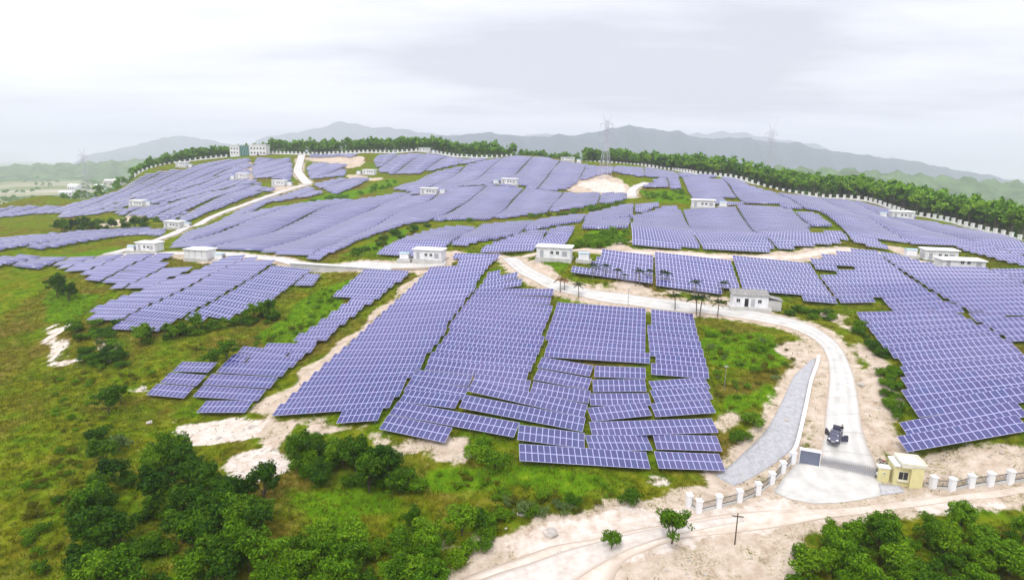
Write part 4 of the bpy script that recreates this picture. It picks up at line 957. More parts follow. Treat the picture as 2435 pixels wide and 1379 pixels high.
# ------------------------------------------------------------------ perimeter wall with white posts along the skyline
WPOST = MB().box(-.7, .7, -.5, .5, -1.5, 2.5).box(-.8, .8, -.6, .6, 2.502, 2.8).mesh('post', 'white_roof')
def wall_run(run, label, sp=4.4):
    pts = np.array([at(*c)[:2] for c in run]); s = np.concatenate([[0], np.cumsum(np.hypot(*np.diff(pts, axis=0).T))]); q = np.arange(0, s[-1], sp)
    xy = np.stack([np.interp(q, s, pts[:, k]) for k in range(2)], 1); z = H(xy[:, 0], xy[:, 1])
    t_ = thing('perimeter_wall', label, 'wall', (xy[0][0], xy[0][1], z[0])); o = np.array([xy[0][0], xy[0][1], z[0]])
    mb = MB()
    for i in range(len(xy)):
        if proj((xy[i][0], xy[i][1], z[i]))[0] > 2480: break
        ang = math.atan2(*(xy[min(i+1, len(xy)-1)]-xy[max(i-1, 0)])[::-1])
        obj('post', WPOST, t_, loc=(xy[i][0]-o[0], xy[i][1]-o[1], z[i]-o[2]), rotz=ang)
        if i+1 < len(xy):
            a, b = Vector((xy[i][0], xy[i][1], z[i]))-Vector(o), Vector((xy[i+1][0], xy[i+1][1], z[i+1]))-Vector(o); n = (b-a).cross(Vector((0,0,1))).normalized()*.15; u0, u1 = Vector((0,0,-1.5)), Vector((0,0,1.0))
            mb.hexa([a-n+u0, b-n+u0, b+n+u0, a+n+u0, a-n+u1, b-n+u1, b+n+u1, a+n+u1])
    obj('panel', mb.mesh('panel', 'white_wall'), t_)
wall_run(WALL_L, 'white-posted perimeter wall climbing the hazy left ridge')
wall_run(WALL_C, 'white-posted perimeter wall along the central skyline')
wall_run(WALL_R, 'white-posted perimeter wall in front of the wood at right', 4.0)
# ------------------------------------------------------------------ pylons and poles
def pylon(px, py, d, top, label, ang=.3):
    p = at(px, py, d); z = Hs(p[0], p[1]); h = min(80, at(px, top, d)[2]-z+1)
    t_ = thing('power_pylon', label, 'pylon', (p[0], p[1], z-1), ang, 'lattice power pylons')
    bw, ww, hw = h*.085, h*.022, h*.62
    r = .105
    def corner(k, zz):
        w = bw+(ww-bw)*min(zz/hw, 1); return Vector(((1, 1, -1, -1)[k]*w, (1, -1, -1, 1)[k]*w, zz))
    for k in range(4): obj('leg', MB().tube([corner(k, 0), corner(k, hw), corner(k, h*.86)], [r*1.2, r, r*.8], 4).mesh('leg', 'pylon_steel'), t_)
    mb = MB(); zs = [0]
    while zs[-1] < h*.84: zs.append(zs[-1]+max(2.0, 5.5*(1-zs[-1]/h)))
    for a, b in zip(zs[:-1], zs[1:]):
        for k in range(4):
            j = (k+1) % 4; mb.tube([corner(k, a), corner(j, b)], r*.5, 4); mb.tube([corner(j, a), corner(k, b)], r*.5, 4); mb.tube([corner(k, b), corner(j, b)], r*.5, 4)
    obj('bracing', mb.mesh('bracing', 'pylon_steel'), t_)
    for zz, w in ((h*.56, h*.10), (h*.70, h*.115), (h*.84, h*.10)):
        mb = MB()
        for s in (-1, 1):
            tip = Vector((s*w, 0, zz+.3))
            for q in (-ww, ww): mb.tube([Vector((s*ww, q, zz)), tip], r*.7, 4); mb.tube([Vector((s*ww, q, zz+h*.045)), tip], r*.6, 4)
        ca = obj('cross_arm', mb.mesh('cross_arm', 'pylon_steel'), t_)
        mb = MB()
        for s in (-1, 1): mb.tube([(s*w, 0, zz+.3), (s*w, 0, zz-2.0)], .14, 5)
        obj('insulator', mb.mesh('insulator', 'cabin_grey'), ca)
    for s in (-1, 1): obj('peak', MB().tube([(s*ww, 0, h*.86), (s*h*.055, 0, h*.94), (s*h*.07, 0, h)], [r, r*.8, r*.5], 4).tube([(-s*ww, 0, h*.86), (s*h*.055, 0, h*.94)], r*.6, 4).mesh('peak', 'pylon_steel'), t_)
pylon(1437, 430, 372, 273, 'tall lattice pylon standing above the dirt clearing in the centre', .25)
pylon(1826, 405, 520, 286, 'lattice pylon behind the wood at right', .5)
pylon(207, 455, 470, 351, 'lattice pylon on the hazy left slope', -.2)
pylon(718, 360, 850, 310, 'small distant pylon behind the ridge road', .1)
pylon(655, 355, 1000, 312, 'tiny faint pylon beyond the control building', .1)

def pole(px, py, h, label, arm=True, mat='bark', name='utility_pole', r=.10):
    p = hit(px, py); t_ = thing(name, label, 'pole', tuple(p), -.2)
    obj('mast', MB().tube([(0,0,-.5),(0,0,h)], [r, r*.7], 7).mesh('mast', mat), t_)
    if arm:
        obj('crossarm', MB().box(-.75, .75, -.05, .05, h-.5, h-.38).mesh('crossarm', mat), t_)
        for x in (-.65, .65): obj('insulator', MB().tube([(x,0,h-.38),(x,0,h-.2)], .06, 6).mesh('insulator', 'white_wall'), t_)
    else: obj('lamp_head', MB().box(-.35, .35, -.1, .1, h-.05, h+.12).mesh('lamp_head', 'cabin_grey'), t_)
pole(1747, 1294, 4.6, 'leaning wooden utility pole on the dirt road below the gate')
pole(1722, 926, 4.6, 'thin grey lamp post on the grassy slope right of the front array', False, 'steel', 'lamp_post', .07)
pole(1493, 728, 4.2, 'thin grey lamp post at the edge of the concrete road', False, 'steel', 'lamp_post', .07)
pole(1888, 1150, 2.6, 'short steel post beside the entrance apron', False, 'steel', 'lamp_post', .05) if False else None

# ------------------------------------------------------------------ parked car, person and motorcycle
plain('car_paint', (0.10, 0.10, 0.15), .22, .6, metal=.55, vary=.05); plain('car_glass', (0.05, 0.055, 0.10), .05, .9, vary=.05); plain('chrome', (0.6, 0.6, 0.62), .25, .6, metal=.8)
plain('head_lamp', (0.7, 0.7, 0.72), .1, .8); plain('tail_red', (0.35, 0.02, 0.02), .2, .6); plain('interior', (0.05, 0.045, 0.04), .8, .2)
nose, tail = hit(1979, 1064), hit(1990, 1030); d = (nose-tail)[:2]; ang = math.atan2(d[1], d[0])+math.pi/2
cx_, cy_ = (nose[:2]+tail[:2])/2; cz_ = Hs(cx_, cy_)+.14
car = thing('parked_car', 'dark sedan with open doors and raised boot lid on the concrete road', 'car', (cx_, cy_, cz_), ang)
def loft(secs, mat, name, parent, smooth=True):
    """secs: list of (y, [(x, z) half profile from bottom to top])"""
    V = []; Fc = []; m_ = len(secs[0][1])*2
    for y, pr in secs:
        V += [(x, y, z) for x, z in pr]+[(-x, y, z) for x, z in pr[::-1]]
    for i in range(len(secs)-1):
        for k in range(m_): Fc.append((i*m_+k, i*m_+(k+1) % m_, (i+1)*m_+(k+1) % m_, (i+1)*m_+k))
    Fc.append(tuple(range(m_))[::-1]); Fc.append(tuple((len(secs)-1)*m_+k for k in range(m_)))
    mb = MB(); mb.v = V; mb.f = Fc; mb.smooth = smooth
    me = mb.mesh(name, mat); bm = bmesh.new(); bm.from_mesh(me); bmesh.ops.recalc_face_normals(bm, faces=bm.faces); bm.to_mesh(me); bm.free()
    return obj(name, me, parent)
def prof(w, z0, z1, r=.12): return [(w-.06, z0), (w, z0+.12), (w, z1-r), (w-r*.6, z1-.02), (w*.55, z1+.015), (.02, z1+.03)]
body = loft([(-2.3, prof(.55, .32, .60)), (-2.2, prof(.76, .24, .70)), (-1.9, prof(.86, .20, .80)), (-1.3, prof(.89, .18, .90)), (-.8, prof(.90, .18, .95)), (.8, prof(.90, .18, .97)), (1.5, prof(.90, .18, 1.0)), (2.0, prof(.86, .22, 1.0)), (2.25, prof(.78, .28, .92)), (2.32, prof(.65, .36, .80))], 'car_paint', 'body', car)
gh = loft([(-1.0, [(.74,.93),(.73,.94),(.72,.95),(.5,.96),(.02,.97)]), (-.25, [(.76,.95),(.70,1.18),(.62,1.36),(.4,1.41),(.02,1.42)]), (.9, [(.76,.95),(.70,1.20),(.62,1.38),(.4,1.43),(.02,1.44)]), (1.35, [(.74,.97),(.68,1.12),(.58,1.26),(.4,1.29),(.02,1.30)]), (1.75, [(.70,.98),(.69,.985),(.66,.99),(.4,1.0),(.02,1.01)])], 'car_glass', 'windows', car)
loft([(-.35, [(.63,1.365),(.60,1.40),(.4,1.435),(.02,1.445)]), (.3, [(.645,1.375),(.62,1.415),(.4,1.455),(.02,1.465)]), (.98, [(.635,1.36),(.60,1.40),(.4,1.44),(.02,1.45)])], 'car_paint', 'roof', car)
for sx in (-1, 1):
    for y in (-1.42, 1.38):
        mb = MB(); mb.smooth = False; mb.tube([(sx*.70, y, .31), (sx*.92, y, .31)], .32, 16)
        wl = obj('wheel', mb.mesh('wheel', 'rubber'), car)
        obj('rim', MB().tube([(sx*.90, y, .31), (sx*.935, y, .31)], .20, 12).mesh('rim', 'chrome'), wl)
    obj('headlight', MB().hexa([(sx*.45,-2.26,.56),(sx*.74,-2.16,.56),(sx*.78,-1.9,.58),(sx*.45,-2.0,.58),(sx*.45,-2.22,.72),(sx*.74,-2.12,.73),(sx*.78,-1.86,.80),(sx*.45,-1.95,.80)]).mesh('headlight', 'head_lamp'), car)
    obj('tail_light', MB().box(min(sx*.5, sx*.78), max(sx*.5, sx*.78), 2.2, 2.3, .68, .85).mesh('tail_light', 'tail_red'), car)
    obj('mirror', MB().box(min(sx*.9, sx*1.08), max(sx*.9, sx*1.08), -.78, -.66, .95, 1.08).mesh('mirror', 'car_paint'), car)
obj('bumper', MB().box(-.62, .62, -2.36, -2.22, .34, .50).mesh('bumper', 'car_paint'), car); obj('number_plate', MB().box(-.24, .24, -2.38, -2.361, .42, .54).mesh('number_plate', 'head_lamp'), car)
obj('grille', MB().box(-.40, .40, -2.33, -2.25, .52, .62).mesh('grille', 'chrome'), car); obj('boot_well', MB().box(-.62, .62, 1.78, 2.16, .6, 1.045).mesh('boot_well', 'interior'), car)
lid = obj('boot_lid', MB().hexa([(-.68,0,0),(.68,0,0),(.66,.25,.72),(-.66,.25,.72),(-.68,.06,-.02),(.68,.06,-.02),(.66,.31,.70),(-.66,.31,.70)]).mesh('boot_lid', 'car_paint'), car, loc=(0, 1.72, 1.04)); lid.rotation_euler = (.15, 0, 0)
def door(sx, y, L_, swing):
    o = obj('door', MB().hexa([(0,0,.25),(.07,0,.25),(.07,L_,.25),(0,L_,.25),(0,0,.93),(.07,0,.93),(.07,L_,.96),(0,L_,.96)]).mesh('door', 'car_paint'), car, loc=(sx*.93, y, 0)); o.rotation_euler = (0, 0, -sx*swing)
    mb = MB(); mb.tube([(.035,.02,.93),(.0,.45,1.33),(.0,L_-.1,1.36),(.035,L_,.96)], .03, 5); obj('window_frame', mb.mesh('window_frame', 'car_paint'), o)
    obj('window_glass', MB().face([(.03,.06,.94),(.03,L_-.05,.97),(.01,L_-.12,1.34),(.01,.46,1.31)]).mesh('window_glass', 'car_glass'), o)
    obj('handle', MB().box(.072, .10, L_-.25, L_-.08, .78, .82).mesh('handle', 'chrome'), o); obj('trim_panel', MB().box(-.03, -.002, .08, L_-.08, .32, .88).mesh('trim_panel', 'interior'), o)
door(1, -.85, 1.1, 1.15); door(-1, .15, 1.0, .85)

plain('skin', (0.45, 0.28, 0.2), .6, .3); plain('shirt_black', (0.015, 0.015, 0.018), .85, .2); plain('trousers_grey', (0.42, 0.41, 0.47), .85, .2); plain('hair_black', (0.01, 0.01, 0.011), .5, .4)
def skinmesh(name, pts, edges, rad, mat, parent, sub=2):
    me = bpy.data.meshes.new(name); me.from_pydata(pts, edges, []); me.materials.append(MATS[mat])
    o = obj(name, me, parent); o.modifiers.new('skin', 'SKIN'); 
    if not me.skin_vertices: pass
    for i, r in enumerate(rad):
        sv_ = me.skin_vertices[0].data[i]; sv_.radius = (r, r); sv_.use_root = (i == 0)
    sm = o.modifiers.new('sub', 'SUBSURF'); sm.levels = sub; sm.render_levels = sub
    return o
pq = hit(2000, 1034)
per = thing('person', 'person in black top and pale trousers standing behind the open car boot', 'person', (pq[0], pq[1], pq[2]+.12), .6)
J = [(0,0,.95),(0,0,1.2),(0,.01,1.42),(0,.0,1.52),(0,-.02,1.64),(.2,0,1.40),(.30,-.12,1.15),(.22,-.34,1.02),(-.2,0,1.40),(-.40,-.10,1.50),(-.52,-.25,1.66),(.1,0,.90),(.12,.02,.48),(.12,.04,.08),(.12,-.1,.03),(-.1,0,.90),(-.14,-.10,.48),(-.14,-.02,.08),(-.14,-.16,.03)]
Ed = [(0,1),(1,2),(2,3),(3,4),(2,5),(5,6),(6,7),(2,8),(8,9),(9,10),(0,11),(11,12),(12,13),(13,14),(0,15),(15,16),(16,17),(17,18)]
Rd = [.15,.14,.15,.055,.10,.065,.045,.032,.065,.045,.032,.085,.06,.045,.035,.085,.06,.045,.035]
skinmesh('body', J, Ed, Rd, 'skin', per)
T_ = [0,1,2,5,6,8,9]; mp_ = {v_: i for i, v_ in enumerate(T_)}
skinmesh('shirt', [J[i] for i in T_], [(mp_[a], mp_[b]) for a, b in Ed if a in mp_ and b in mp_], [Rd[i]*1.16+.012 for i in T_], 'shirt_black', per)
T_ = [0,11,12,13,15,16,17]; mp_ = {v_: i for i, v_ in enumerate(T_)}
skinmesh('trousers', [J[i] for i in T_], [(mp_[a], mp_[b]) for a, b in Ed if a in mp_ and b in mp_], [Rd[i]*1.16+.012 for i in T_], 'trousers_grey', per)
hb = MB(); hb.tube([(0,.01,1.62),(0,.015,1.70),(0,.01,1.765)], [.118,.112,.05], 10); hb.smooth = True; obj('hair', hb.mesh('hair', 'hair_black'), per)
nb2 = MB(); nb2.hexa([(-.014,-.11,1.63),(.014,-.11,1.63),(.014,-.09,1.63),(-.014,-.09,1.63),(-.008,-.125,1.64),(.008,-.125,1.64),(.006,-.1,1.68),(-.006,-.1,1.68)]); obj('nose', nb2.mesh('nose', 'skin'), per)

mp2 = hit(2098, 1106)
mc_ = thing('motorcycle', 'small dark motorcycle parked beside the guard booth', 'motorcycle', (mp2[0], mp2[1], mp2[2]+.1), .5)
for y in (-.62, .62):
    tp = [(0, y+.27*math.cos(w), .29+.27*math.sin(w)) for w in np.linspace(0, 2*math.pi, 17)]
    wl = obj('wheel', MB().tube(tp, .05, 6, cap=False).mesh('wheel', 'rubber'), mc_)
    mb = MB()
    for w in np.linspace(0, math.pi, 5)[:-1]: mb.tube([(0, y+.25*math.cos(w), .29+.25*math.sin(w)), (0, y-.25*math.cos(w), .29-.25*math.sin(w))], .01, 4)
    obj('spokes', mb.mesh('spokes', 'chrome'), wl)
obj('frame', MB().tube([(0,-.62,.29),(0,-.42,.85),(0,-.1,.62),(0,.1,.40),(0,.62,.29)], .035, 6).tube([(0,-.1,.62),(0,.6,.66)], .03, 6).mesh('frame', 'dark_iron'), mc_)
obj('fuel_tank', MB().hexa([(-.12,-.35,.66),(.12,-.35,.66),(.12,.05,.64),(-.12,.05,.64),(-.08,-.3,.86),(.08,-.3,.86),(.08,.02,.78),(-.08,.02,.78)]).mesh('fuel_tank', 'tail_red'), mc_)
obj('seat', MB().hexa([(-.11,.06,.66),(.11,.06,.66),(.1,.62,.68),(-.1,.62,.68),(-.11,.06,.76),(.11,.06,.76),(.1,.62,.80),(-.1,.62,.80)]).mesh('seat', 'rubber'), mc_)
obj('handlebar', MB().tube([(-.32,-.35,.98),(0,-.43,.90),(.32,-.35,.98)], .018, 6).mesh('handlebar', 'chrome'), mc_); obj('engine', MB().box(-.13, .13, -.18, .18, .26, .5).mesh('engine', 'steel'), mc_)

# ------------------------------------------------------------------ vegetation
def leaf_cloud(centres, radii, per, leaf, rs, squash=.8, elong=1.0):
    V = []
    for (c, r) in zip(centres, radii):
        n = max(4, int(per*(r/np.mean(radii))**1.6))
        d = rs.normal(size=(n, 3)); d /= np.linalg.norm(d, axis=1)[:, None]
        q = c+d*(r*(.55+.5*rs.random((n, 1))))*np.array([1, 1, squash])
        nrm = d+rs.normal(size=(n, 3))*.55; nrm[:, 2] += .35; nrm /= np.linalg.norm(nrm, axis=1)[:, None]
        a = np.cross(nrm, rs.normal(size=(n, 3))); a /= np.linalg.norm(a, axis=1)[:, None]; b = np.cross(nrm, a)
        s = leaf*(.6+.8*rs.random((n, 1)))
        V.append(np.stack([q-a*s*elong, q-b*s*.55, q+a*s*elong, q+b*s*.55], 1))
    return np.concatenate(V).reshape(-1, 3)
def quads(nv): return np.arange(nv).reshape(-1, 4)
def crown_pts(n, rx, rz, zc, rs, lump=.38):
    d = rs.normal(size=(n, 3)); d /= np.linalg.norm(d, axis=1)[:, None]; d[:, 2] = np.where(d[:, 2] < -.35, -d[:, 2], d[:, 2])
    k = (.35+.65*rs.random(n)**.6)[:, None]
    bump = 1+.28*np.sin(3*np.arctan2(d[:, 1], d[:, 0])+rs.random()*6)[:, None]
    c = d*k*np.array([rx, rx, rz])*bump+np.array([0, 0, zc])
    return c, rx*lump*(.6+.7*rs.random(n))
PLANTS = {}
def plant_proto(key, mat, rx, rz, zc, n, per, leaf, trunk_h, seed, bark='bark', tr=.10, elong=1.0, lump=.38):
    rs = np.random.default_rng(seed); c, r = crown_pts(n, rx, rz, zc, rs, lump)
    V = leaf_cloud(c, r, per, leaf, rs, elong=elong); cm = np_mesh('crown', V, quads(len(V)), mat)
    mb = MB(); top = zc+.2*rz
    mb.tube([(0,0,-.4),(rs.normal()*.08*rx,rs.normal()*.08*rx,trunk_h*.5),(rs.normal()*.12*rx,rs.normal()*.12*rx,top)], [tr,tr*.75,tr*.3], 6)
    for k in range(6):
        e = c[rs.integers(len(c))]; mb.tube([(0,0,trunk_h*(.35+.1*k/2)),(e*.5+np.array([0,0,trunk_h*.3])).tolist(), e.tolist()], [tr*.5,tr*.35,tr*.12], 5)
    PLANTS[key] = (cm, mb.mesh('trunk', bark))
for k in range(4): plant_proto('shrub%d' % k, ['leaf_mid','leaf_dark','leaf_bright','leaf_mid'][k], 1.5, 1.0, .95, 22, 70, .13, .7, 40+k, tr=.06)
for k in range(2): plant_proto('pale%d' % k, 'leaf_pale', 1.4, 1.0, 1.0, 18, 60, .13, .7, 60+k, tr=.06)
for k in range(2): plant_proto('olive%d' % k, 'leaf_olive', 1.5, .8, .75, 18, 60, .13, .6, 70+k, tr=.06)
for k in range(4): plant_proto('tree%d' % k, ['leaf_mid','leaf_dark','leaf_mid','leaf_bright'][k], 2.1, 2.0, 2.9, 38, 74, .17, 2.2, 80+k, tr=.13, lump=.33)
for k in range(4): plant_proto('wood%d' % k, ['leaf_wood','leaf_wood','leaf_mid','leaf_wood'][k], 3.1, 3.9, 7.6, 28, 34, .52, 6.5, 90+k, 'pale_bark', .17, lump=.38)
def plant(key, x, y, s, name, label, cat, group, sq=1.0):
    cm, tm = PLANTS[key]
    z = Hs(x, y)
    t_ = obj(name, None, None, (x, y, z-.08), random.uniform(0, 6.28)); t_.scale = (s, s, s*sq); tag(t_, label, cat, group)
    obj('crown', cm, t_); obj('trunk', tm, t_)
    return t_
PANEL_XY = np.array([[t_['c'][0], t_['c'][1], t_['n']/2] for t_ in TABLES])
def blocked(x, y, r=1.0):
    dx = (PANEL_XY[:, 0]-x)*U0[0]+(PANEL_XY[:, 1]-y)*U0[1]; dy = (PANEL_XY[:, 0]-x)*V0[0]+(PANEL_XY[:, 1]-y)*V0[1]
    if ((np.abs(dx) < PANEL_XY[:, 2]+r) & (np.abs(dy) < 1.9+r)).any(): return True
    if ((ROADPTS[:, 0]-x)**2+(ROADPTS[:, 1]-y)**2 < (r+1.9)**2).any(): return True
    return any((q[0]-x)**2+(q[1]-y)**2 < (rr*.8+r)**2 for q, rr in KEEP)
# hand-set trees and large shrubs: px, py (foot), scale, kind, label
SOLO = [(262,985,1.15,'tree1','dark rounded tree on the meadow left of the corner tables','tree'),(285,958,.8,'tree0','smaller tree just behind the dark rounded tree at left','tree'),
 (1596,1292,1.0,'tree0','round leafy tree standing on the dirt road below the fence','tree'),(1455,1306,.55,'tree3','small bright treetop at the lower edge of the dirt road','tree'),
 (140,708,1.5,'tree1','large dark tree at the far left meadow','tree'),(165,716,1.1,'tree1','dark tree to the right of the large meadow tree','tree'),
 (1130,1090,1.25,'shrub2','bright shrub below the sagging front tables','shrub'),(1178,1112,1.35,'shrub0','rounded shrub on the lush bank under the front array','shrub'),(1150,1062,.9,'shrub2','small shrub close under the lower left tables','shrub'),
 (1500,1196,1.0,'shrub0','lone shrub near the end of the entrance fence','shrub'),(1360,1200,.8,'shrub0','low shrub on the bank left of the dirt road','shrub'),
 (845,1120,1.1,'tree1','dark bushy tree at the centre of the front thicket','tree'),(800,1112,.95,'tree0','leafy tree left of the thicket centre','tree'),(720,1100,1.3,'shrub0','bushy shrub at the left end of the front thicket','shrub'),(900,1140,1.6,'shrub1','dark shrub at the right of the front thicket','shrub'),
 (950,1165,1.5,'shrub1','dark low shrub at the tail of the front thicket','shrub'),(990,1168,1.1,'shrub2','bright shrub at the tip of the front thicket','shrub'),(700,1055,.8,'shrub2','small round shrub on the bare sand','shrub'),(752,1058,1.0,'shrub0','taller shrub on the bare sand above the thicket','shrub'),
 (1800,835,1.0,'shrub2','round bright shrub on the right-hand field','shrub'),(1755,1050,1.1,'shrub0','shrub on the slope above the stone drain','shrub'),(1790,1012,1.2,'shrub0','larger shrub on the slope above the stone drain','shrub'),
 (540,860,1.0,'tree0','small tree behind the shoulder of the left strip','tree'),(505,858,1.1,'shrub0','shrub left of the small tree behind the strip','shrub'),
 (285,1075,1.4,'pale0','silvery pale shrub on the left meadow','shrub'),(235,1050,1.3,'shrub1','dark shrub left of the silvery one','shrub'),(250,1110,1.0,'tree1','dark tree at the top of the lower left wood','tree'),
 (1420,590,1.6,'shrub2','big shrub in the green patch behind the transformer','shrub')]
for px, py, s, kind, lab, cat in SOLO:
    p = hit(px, py); plant(kind, p[0], p[1], s, 'leafy_tree' if cat == 'tree' else 'shrub', lab, cat, None)
# thickets: polygon, how many, kinds, scale range, label
THICK = [([(200,1190),(300,1130),(420,1105),(560,1165),(650,1190),(640,1290),(600,1350),(560,1440),(170,1440)], 95, ['tree1','tree0','shrub1','tree1','shrub0'], (.7,1.15), 'dark leafy tree of the dense wood at lower left'),
 ([(690,1060),(790,1075),(870,1065),(950,1110),(1010,1175),(900,1175),(700,1150)], 26, ['shrub1','shrub0','tree1'], (.7,1.2), 'dark shrub of the thicket below the front array'),
 ([(640,1320),(900,1275),(1040,1235),(1150,1225),(1180,1300),(1200,1350),(1100,1440),(600,1440)], 60, ['shrub0','shrub2','tree0','tree3','shrub0'], (.6,1.05), 'leafy green tree of the lower centre thicket'),
 ([(1890,1345),(1980,1290),(2100,1285),(2270,1255),(2420,1250),(2500,1440),(1860,1440)], 95, ['tree3','olive0','shrub2','olive1','tree0','shrub3'], (.55,1.0), 'leafy tree of the thicket at lower right'),
 ([(1180,1180),(1360,1190),(1480,1200),(1300,1235),(1150,1260)], 22, ['shrub0','olive0','pale1'], (.4,.9), 'low shrub on the bank above the dirt road'),
 ([(2100,860),(2135,890),(2140,1000),(2112,1010),(2095,900)], 22, ['shrub2','shrub0'], (.45,.85), 'bright shrub at the left edge of the right slope array'),
 ([(1358,592),(1410,555),(1488,552),(1495,588)], 46, ['shrub2','shrub0'], (.6,1.1), 'shrub of the green patch behind the bend'),
 ([(800,616),(880,585),(960,545),(1025,537),(950,575),(890,600)], 40, ['shrub0','shrub1','olive0'], (.5,1.1), 'shrub of the gully left of the curving terrace'),
 ([(1020,540),(1250,520),(1480,490),(1490,482),(1300,512),(1130,530)], 46, ['shrub0','shrub2','olive1'], (.6,1.2), 'shrub of the green seam above the curving terrace'),
 ([(310,830),(400,815),(540,780),(660,765),(650,740),(545,770),(430,785),(320,805)], 55, ['shrub0','shrub1','tree0'], (.5,1.0), 'shrub of the hedge below the rounded hump'),
 ([(170,770),(230,750),(280,760),(280,850),(200,870)], 30, ['shrub0','shrub1','shrub2'], (.6,1.2), 'shrub on the bank left of the rounded hump'),
 ([(190,870),(290,850),(290,880),(210,885)], 12, ['shrub0','tree1'], (.5,1.0), 'shrub beside the pale gully at far left'),
 ([(1840,730),(1960,745),(1990,760),(1930,775),(1860,745)], 16, ['shrub0','shrub1','shrub2'], (.4,.9), 'shrub on the bank between house and road bend'),
 ([(1660,775),(1880,820),(1900,860),(1830,1000),(1720,1080),(1700,900)], 60, ['olive0','shrub0','olive1','pale1','shrub2'], (.25,.6), 'small shrub of the rough field right of the front array'),
 ([(2035,765),(2110,830),(2140,870),(2090,850),(2040,800)], 16, ['shrub0','shrub1'], (.4,.9), 'shrub under the corner of the right slope array'),
 ([(130,545),(390,518),(395,535),(130,560)], 40, ['tree1','shrub1','tree0'], (.8,1.4), 'dark shrub of the hazy hedge at far left'),
 ([(700,490),(860,455),(945,425),(950,440),(840,472)], 36, ['shrub2','shrub0'], (.5,1.1), 'shrub in the green gully of the middle hill'),
 ([(1520,455),(1625,455),(1640,485),(1540,478)], 26, ['shrub2','shrub0'], (.5,1.0), 'shrub of the green hollow beside the spur road'),
 ([(1265,630),(1345,628),(1345,648),(1290,645)], 14, ['shrub0','shrub2'], (.3,.6), 'low shrub under the cabin at the road bend'),
 ([(130,900),(340,860),(420,870),(340,930),(250,1060),(130,1060)], 55, ['olive0','shrub0','olive1','shrub2'], (.2,.6), 'small shrub scattered over the left meadow'),
 ([(130,1060),(200,1080),(190,1300),(60,1420),(60,1100)], 40, ['olive0','shrub0','olive1'], (.25,.7), 'small shrub at the lower left corner'),
 ([(420,830),(640,790),(760,700),(830,670),(780,760),(560,840)], 50, ['shrub0','olive0','shrub2'], (.25,.65), 'small shrub in the grassy valley behind the left strip'),
 ([(1340,695),(1480,715),(1700,735),(1740,725),(1500,695),(1350,675)], 30, ['olive0','shrub0'], (.25,.5), 'small shrub on the verge below the right terrace'),
 ([(1040,1130),(1240,1120),(1480,1150),(1460,1185),(1100,1175)], 26, ['shrub2','olive0'], (.2,.5), 'low tuft shrub on the lush lawn')]
POOL = []
for poly, n, kinds, (s0, s1), lab in THICK:
    w = wpoly(poly); lo, hi = w.min(0), w.max(0); placed = 0; tries = 0
    while placed < n and tries < n*14:
        tries += 1; x, y = lo+(hi-lo)*rng.random(2)
        if not inside(w, np.array([x]), np.array([y]))[0]: continue
        kind = kinds[int(rng.integers(len(kinds)))]; s = s0+(s1-s0)*rng.random()
        if blocked(x, y, .5*s): continue
        z_ = Hs(x, y); a_, b_, c_ = proj((x, y, z_))
        if not (-60 < a_ < 2500 and b_ < 1440): continue
        placed += 1; POOL.append((F/c_*s*(1.6 if kind[0] == 't' else 1), kind, x, y, z_, s, .8+.4*rng.random(), lab))
POOL.sort(key=lambda q: -q[0])
MASS = {}
for i, (px_, kind, x, y, z_, s, sq, lab) in enumerate(POOL):
    tree_ = kind.startswith('tree'); cat = 'tree' if tree_ else 'shrub'
    if i < 350:
        lb = lab.replace('shrub', 'tree', 1) if tree_ and 'tree' not in lab else (lab.replace('tree', 'shrub', 1) if not tree_ and 'tree' in lab else lab)
        plant(kind, x, y, s, 'leafy_tree' if tree_ else 'shrub', lb, cat, lb.replace('shrub', 'shrubs', 1).replace('tree', 'trees', 1), sq)
    else:
        if kind not in _cache:
            cm = PLANTS[kind][0]; q = np.empty(len(cm.vertices)*3, np.float32); cm.vertices.foreach_get('co', q); q = q.reshape(-1, 4, 3)[::3]; c_ = q.mean(1, keepdims=True); _cache[kind] = ((q-c_)*1.5+c_).reshape(-1, 3)
        a = random.random()*6.28; R2 = np.array([[math.cos(a), -math.sin(a), 0], [math.sin(a), math.cos(a), 0], [0, 0, 1]])
        MASS.setdefault(PLANTS[kind][0].materials[0].name, []).append(_cache[kind]@R2.T*np.array([s, s, s*sq])+np.array([x, y, z_-.08]))
vv = []; mi = []; mats = list(MASS)
for k, mname in enumerate(mats):
    q = np.concatenate(MASS[mname]); vv.append(q); mi += [k]*(len(q)//4)
if vv:
    vv = np.concatenate(vv); me = np_mesh('undergrowth', vv, quads(len(vv)), mats[0])
    for mname in mats[1:]: me.materials.append(MATS[mname])
    me.polygons.foreach_set('material_index', np.array(mi, np.int32))
    tag(obj('undergrowth', me), 'low undergrowth scattered over banks and gullies', 'undergrowth', kind='stuff')
print('PLANTS', len(POOL))
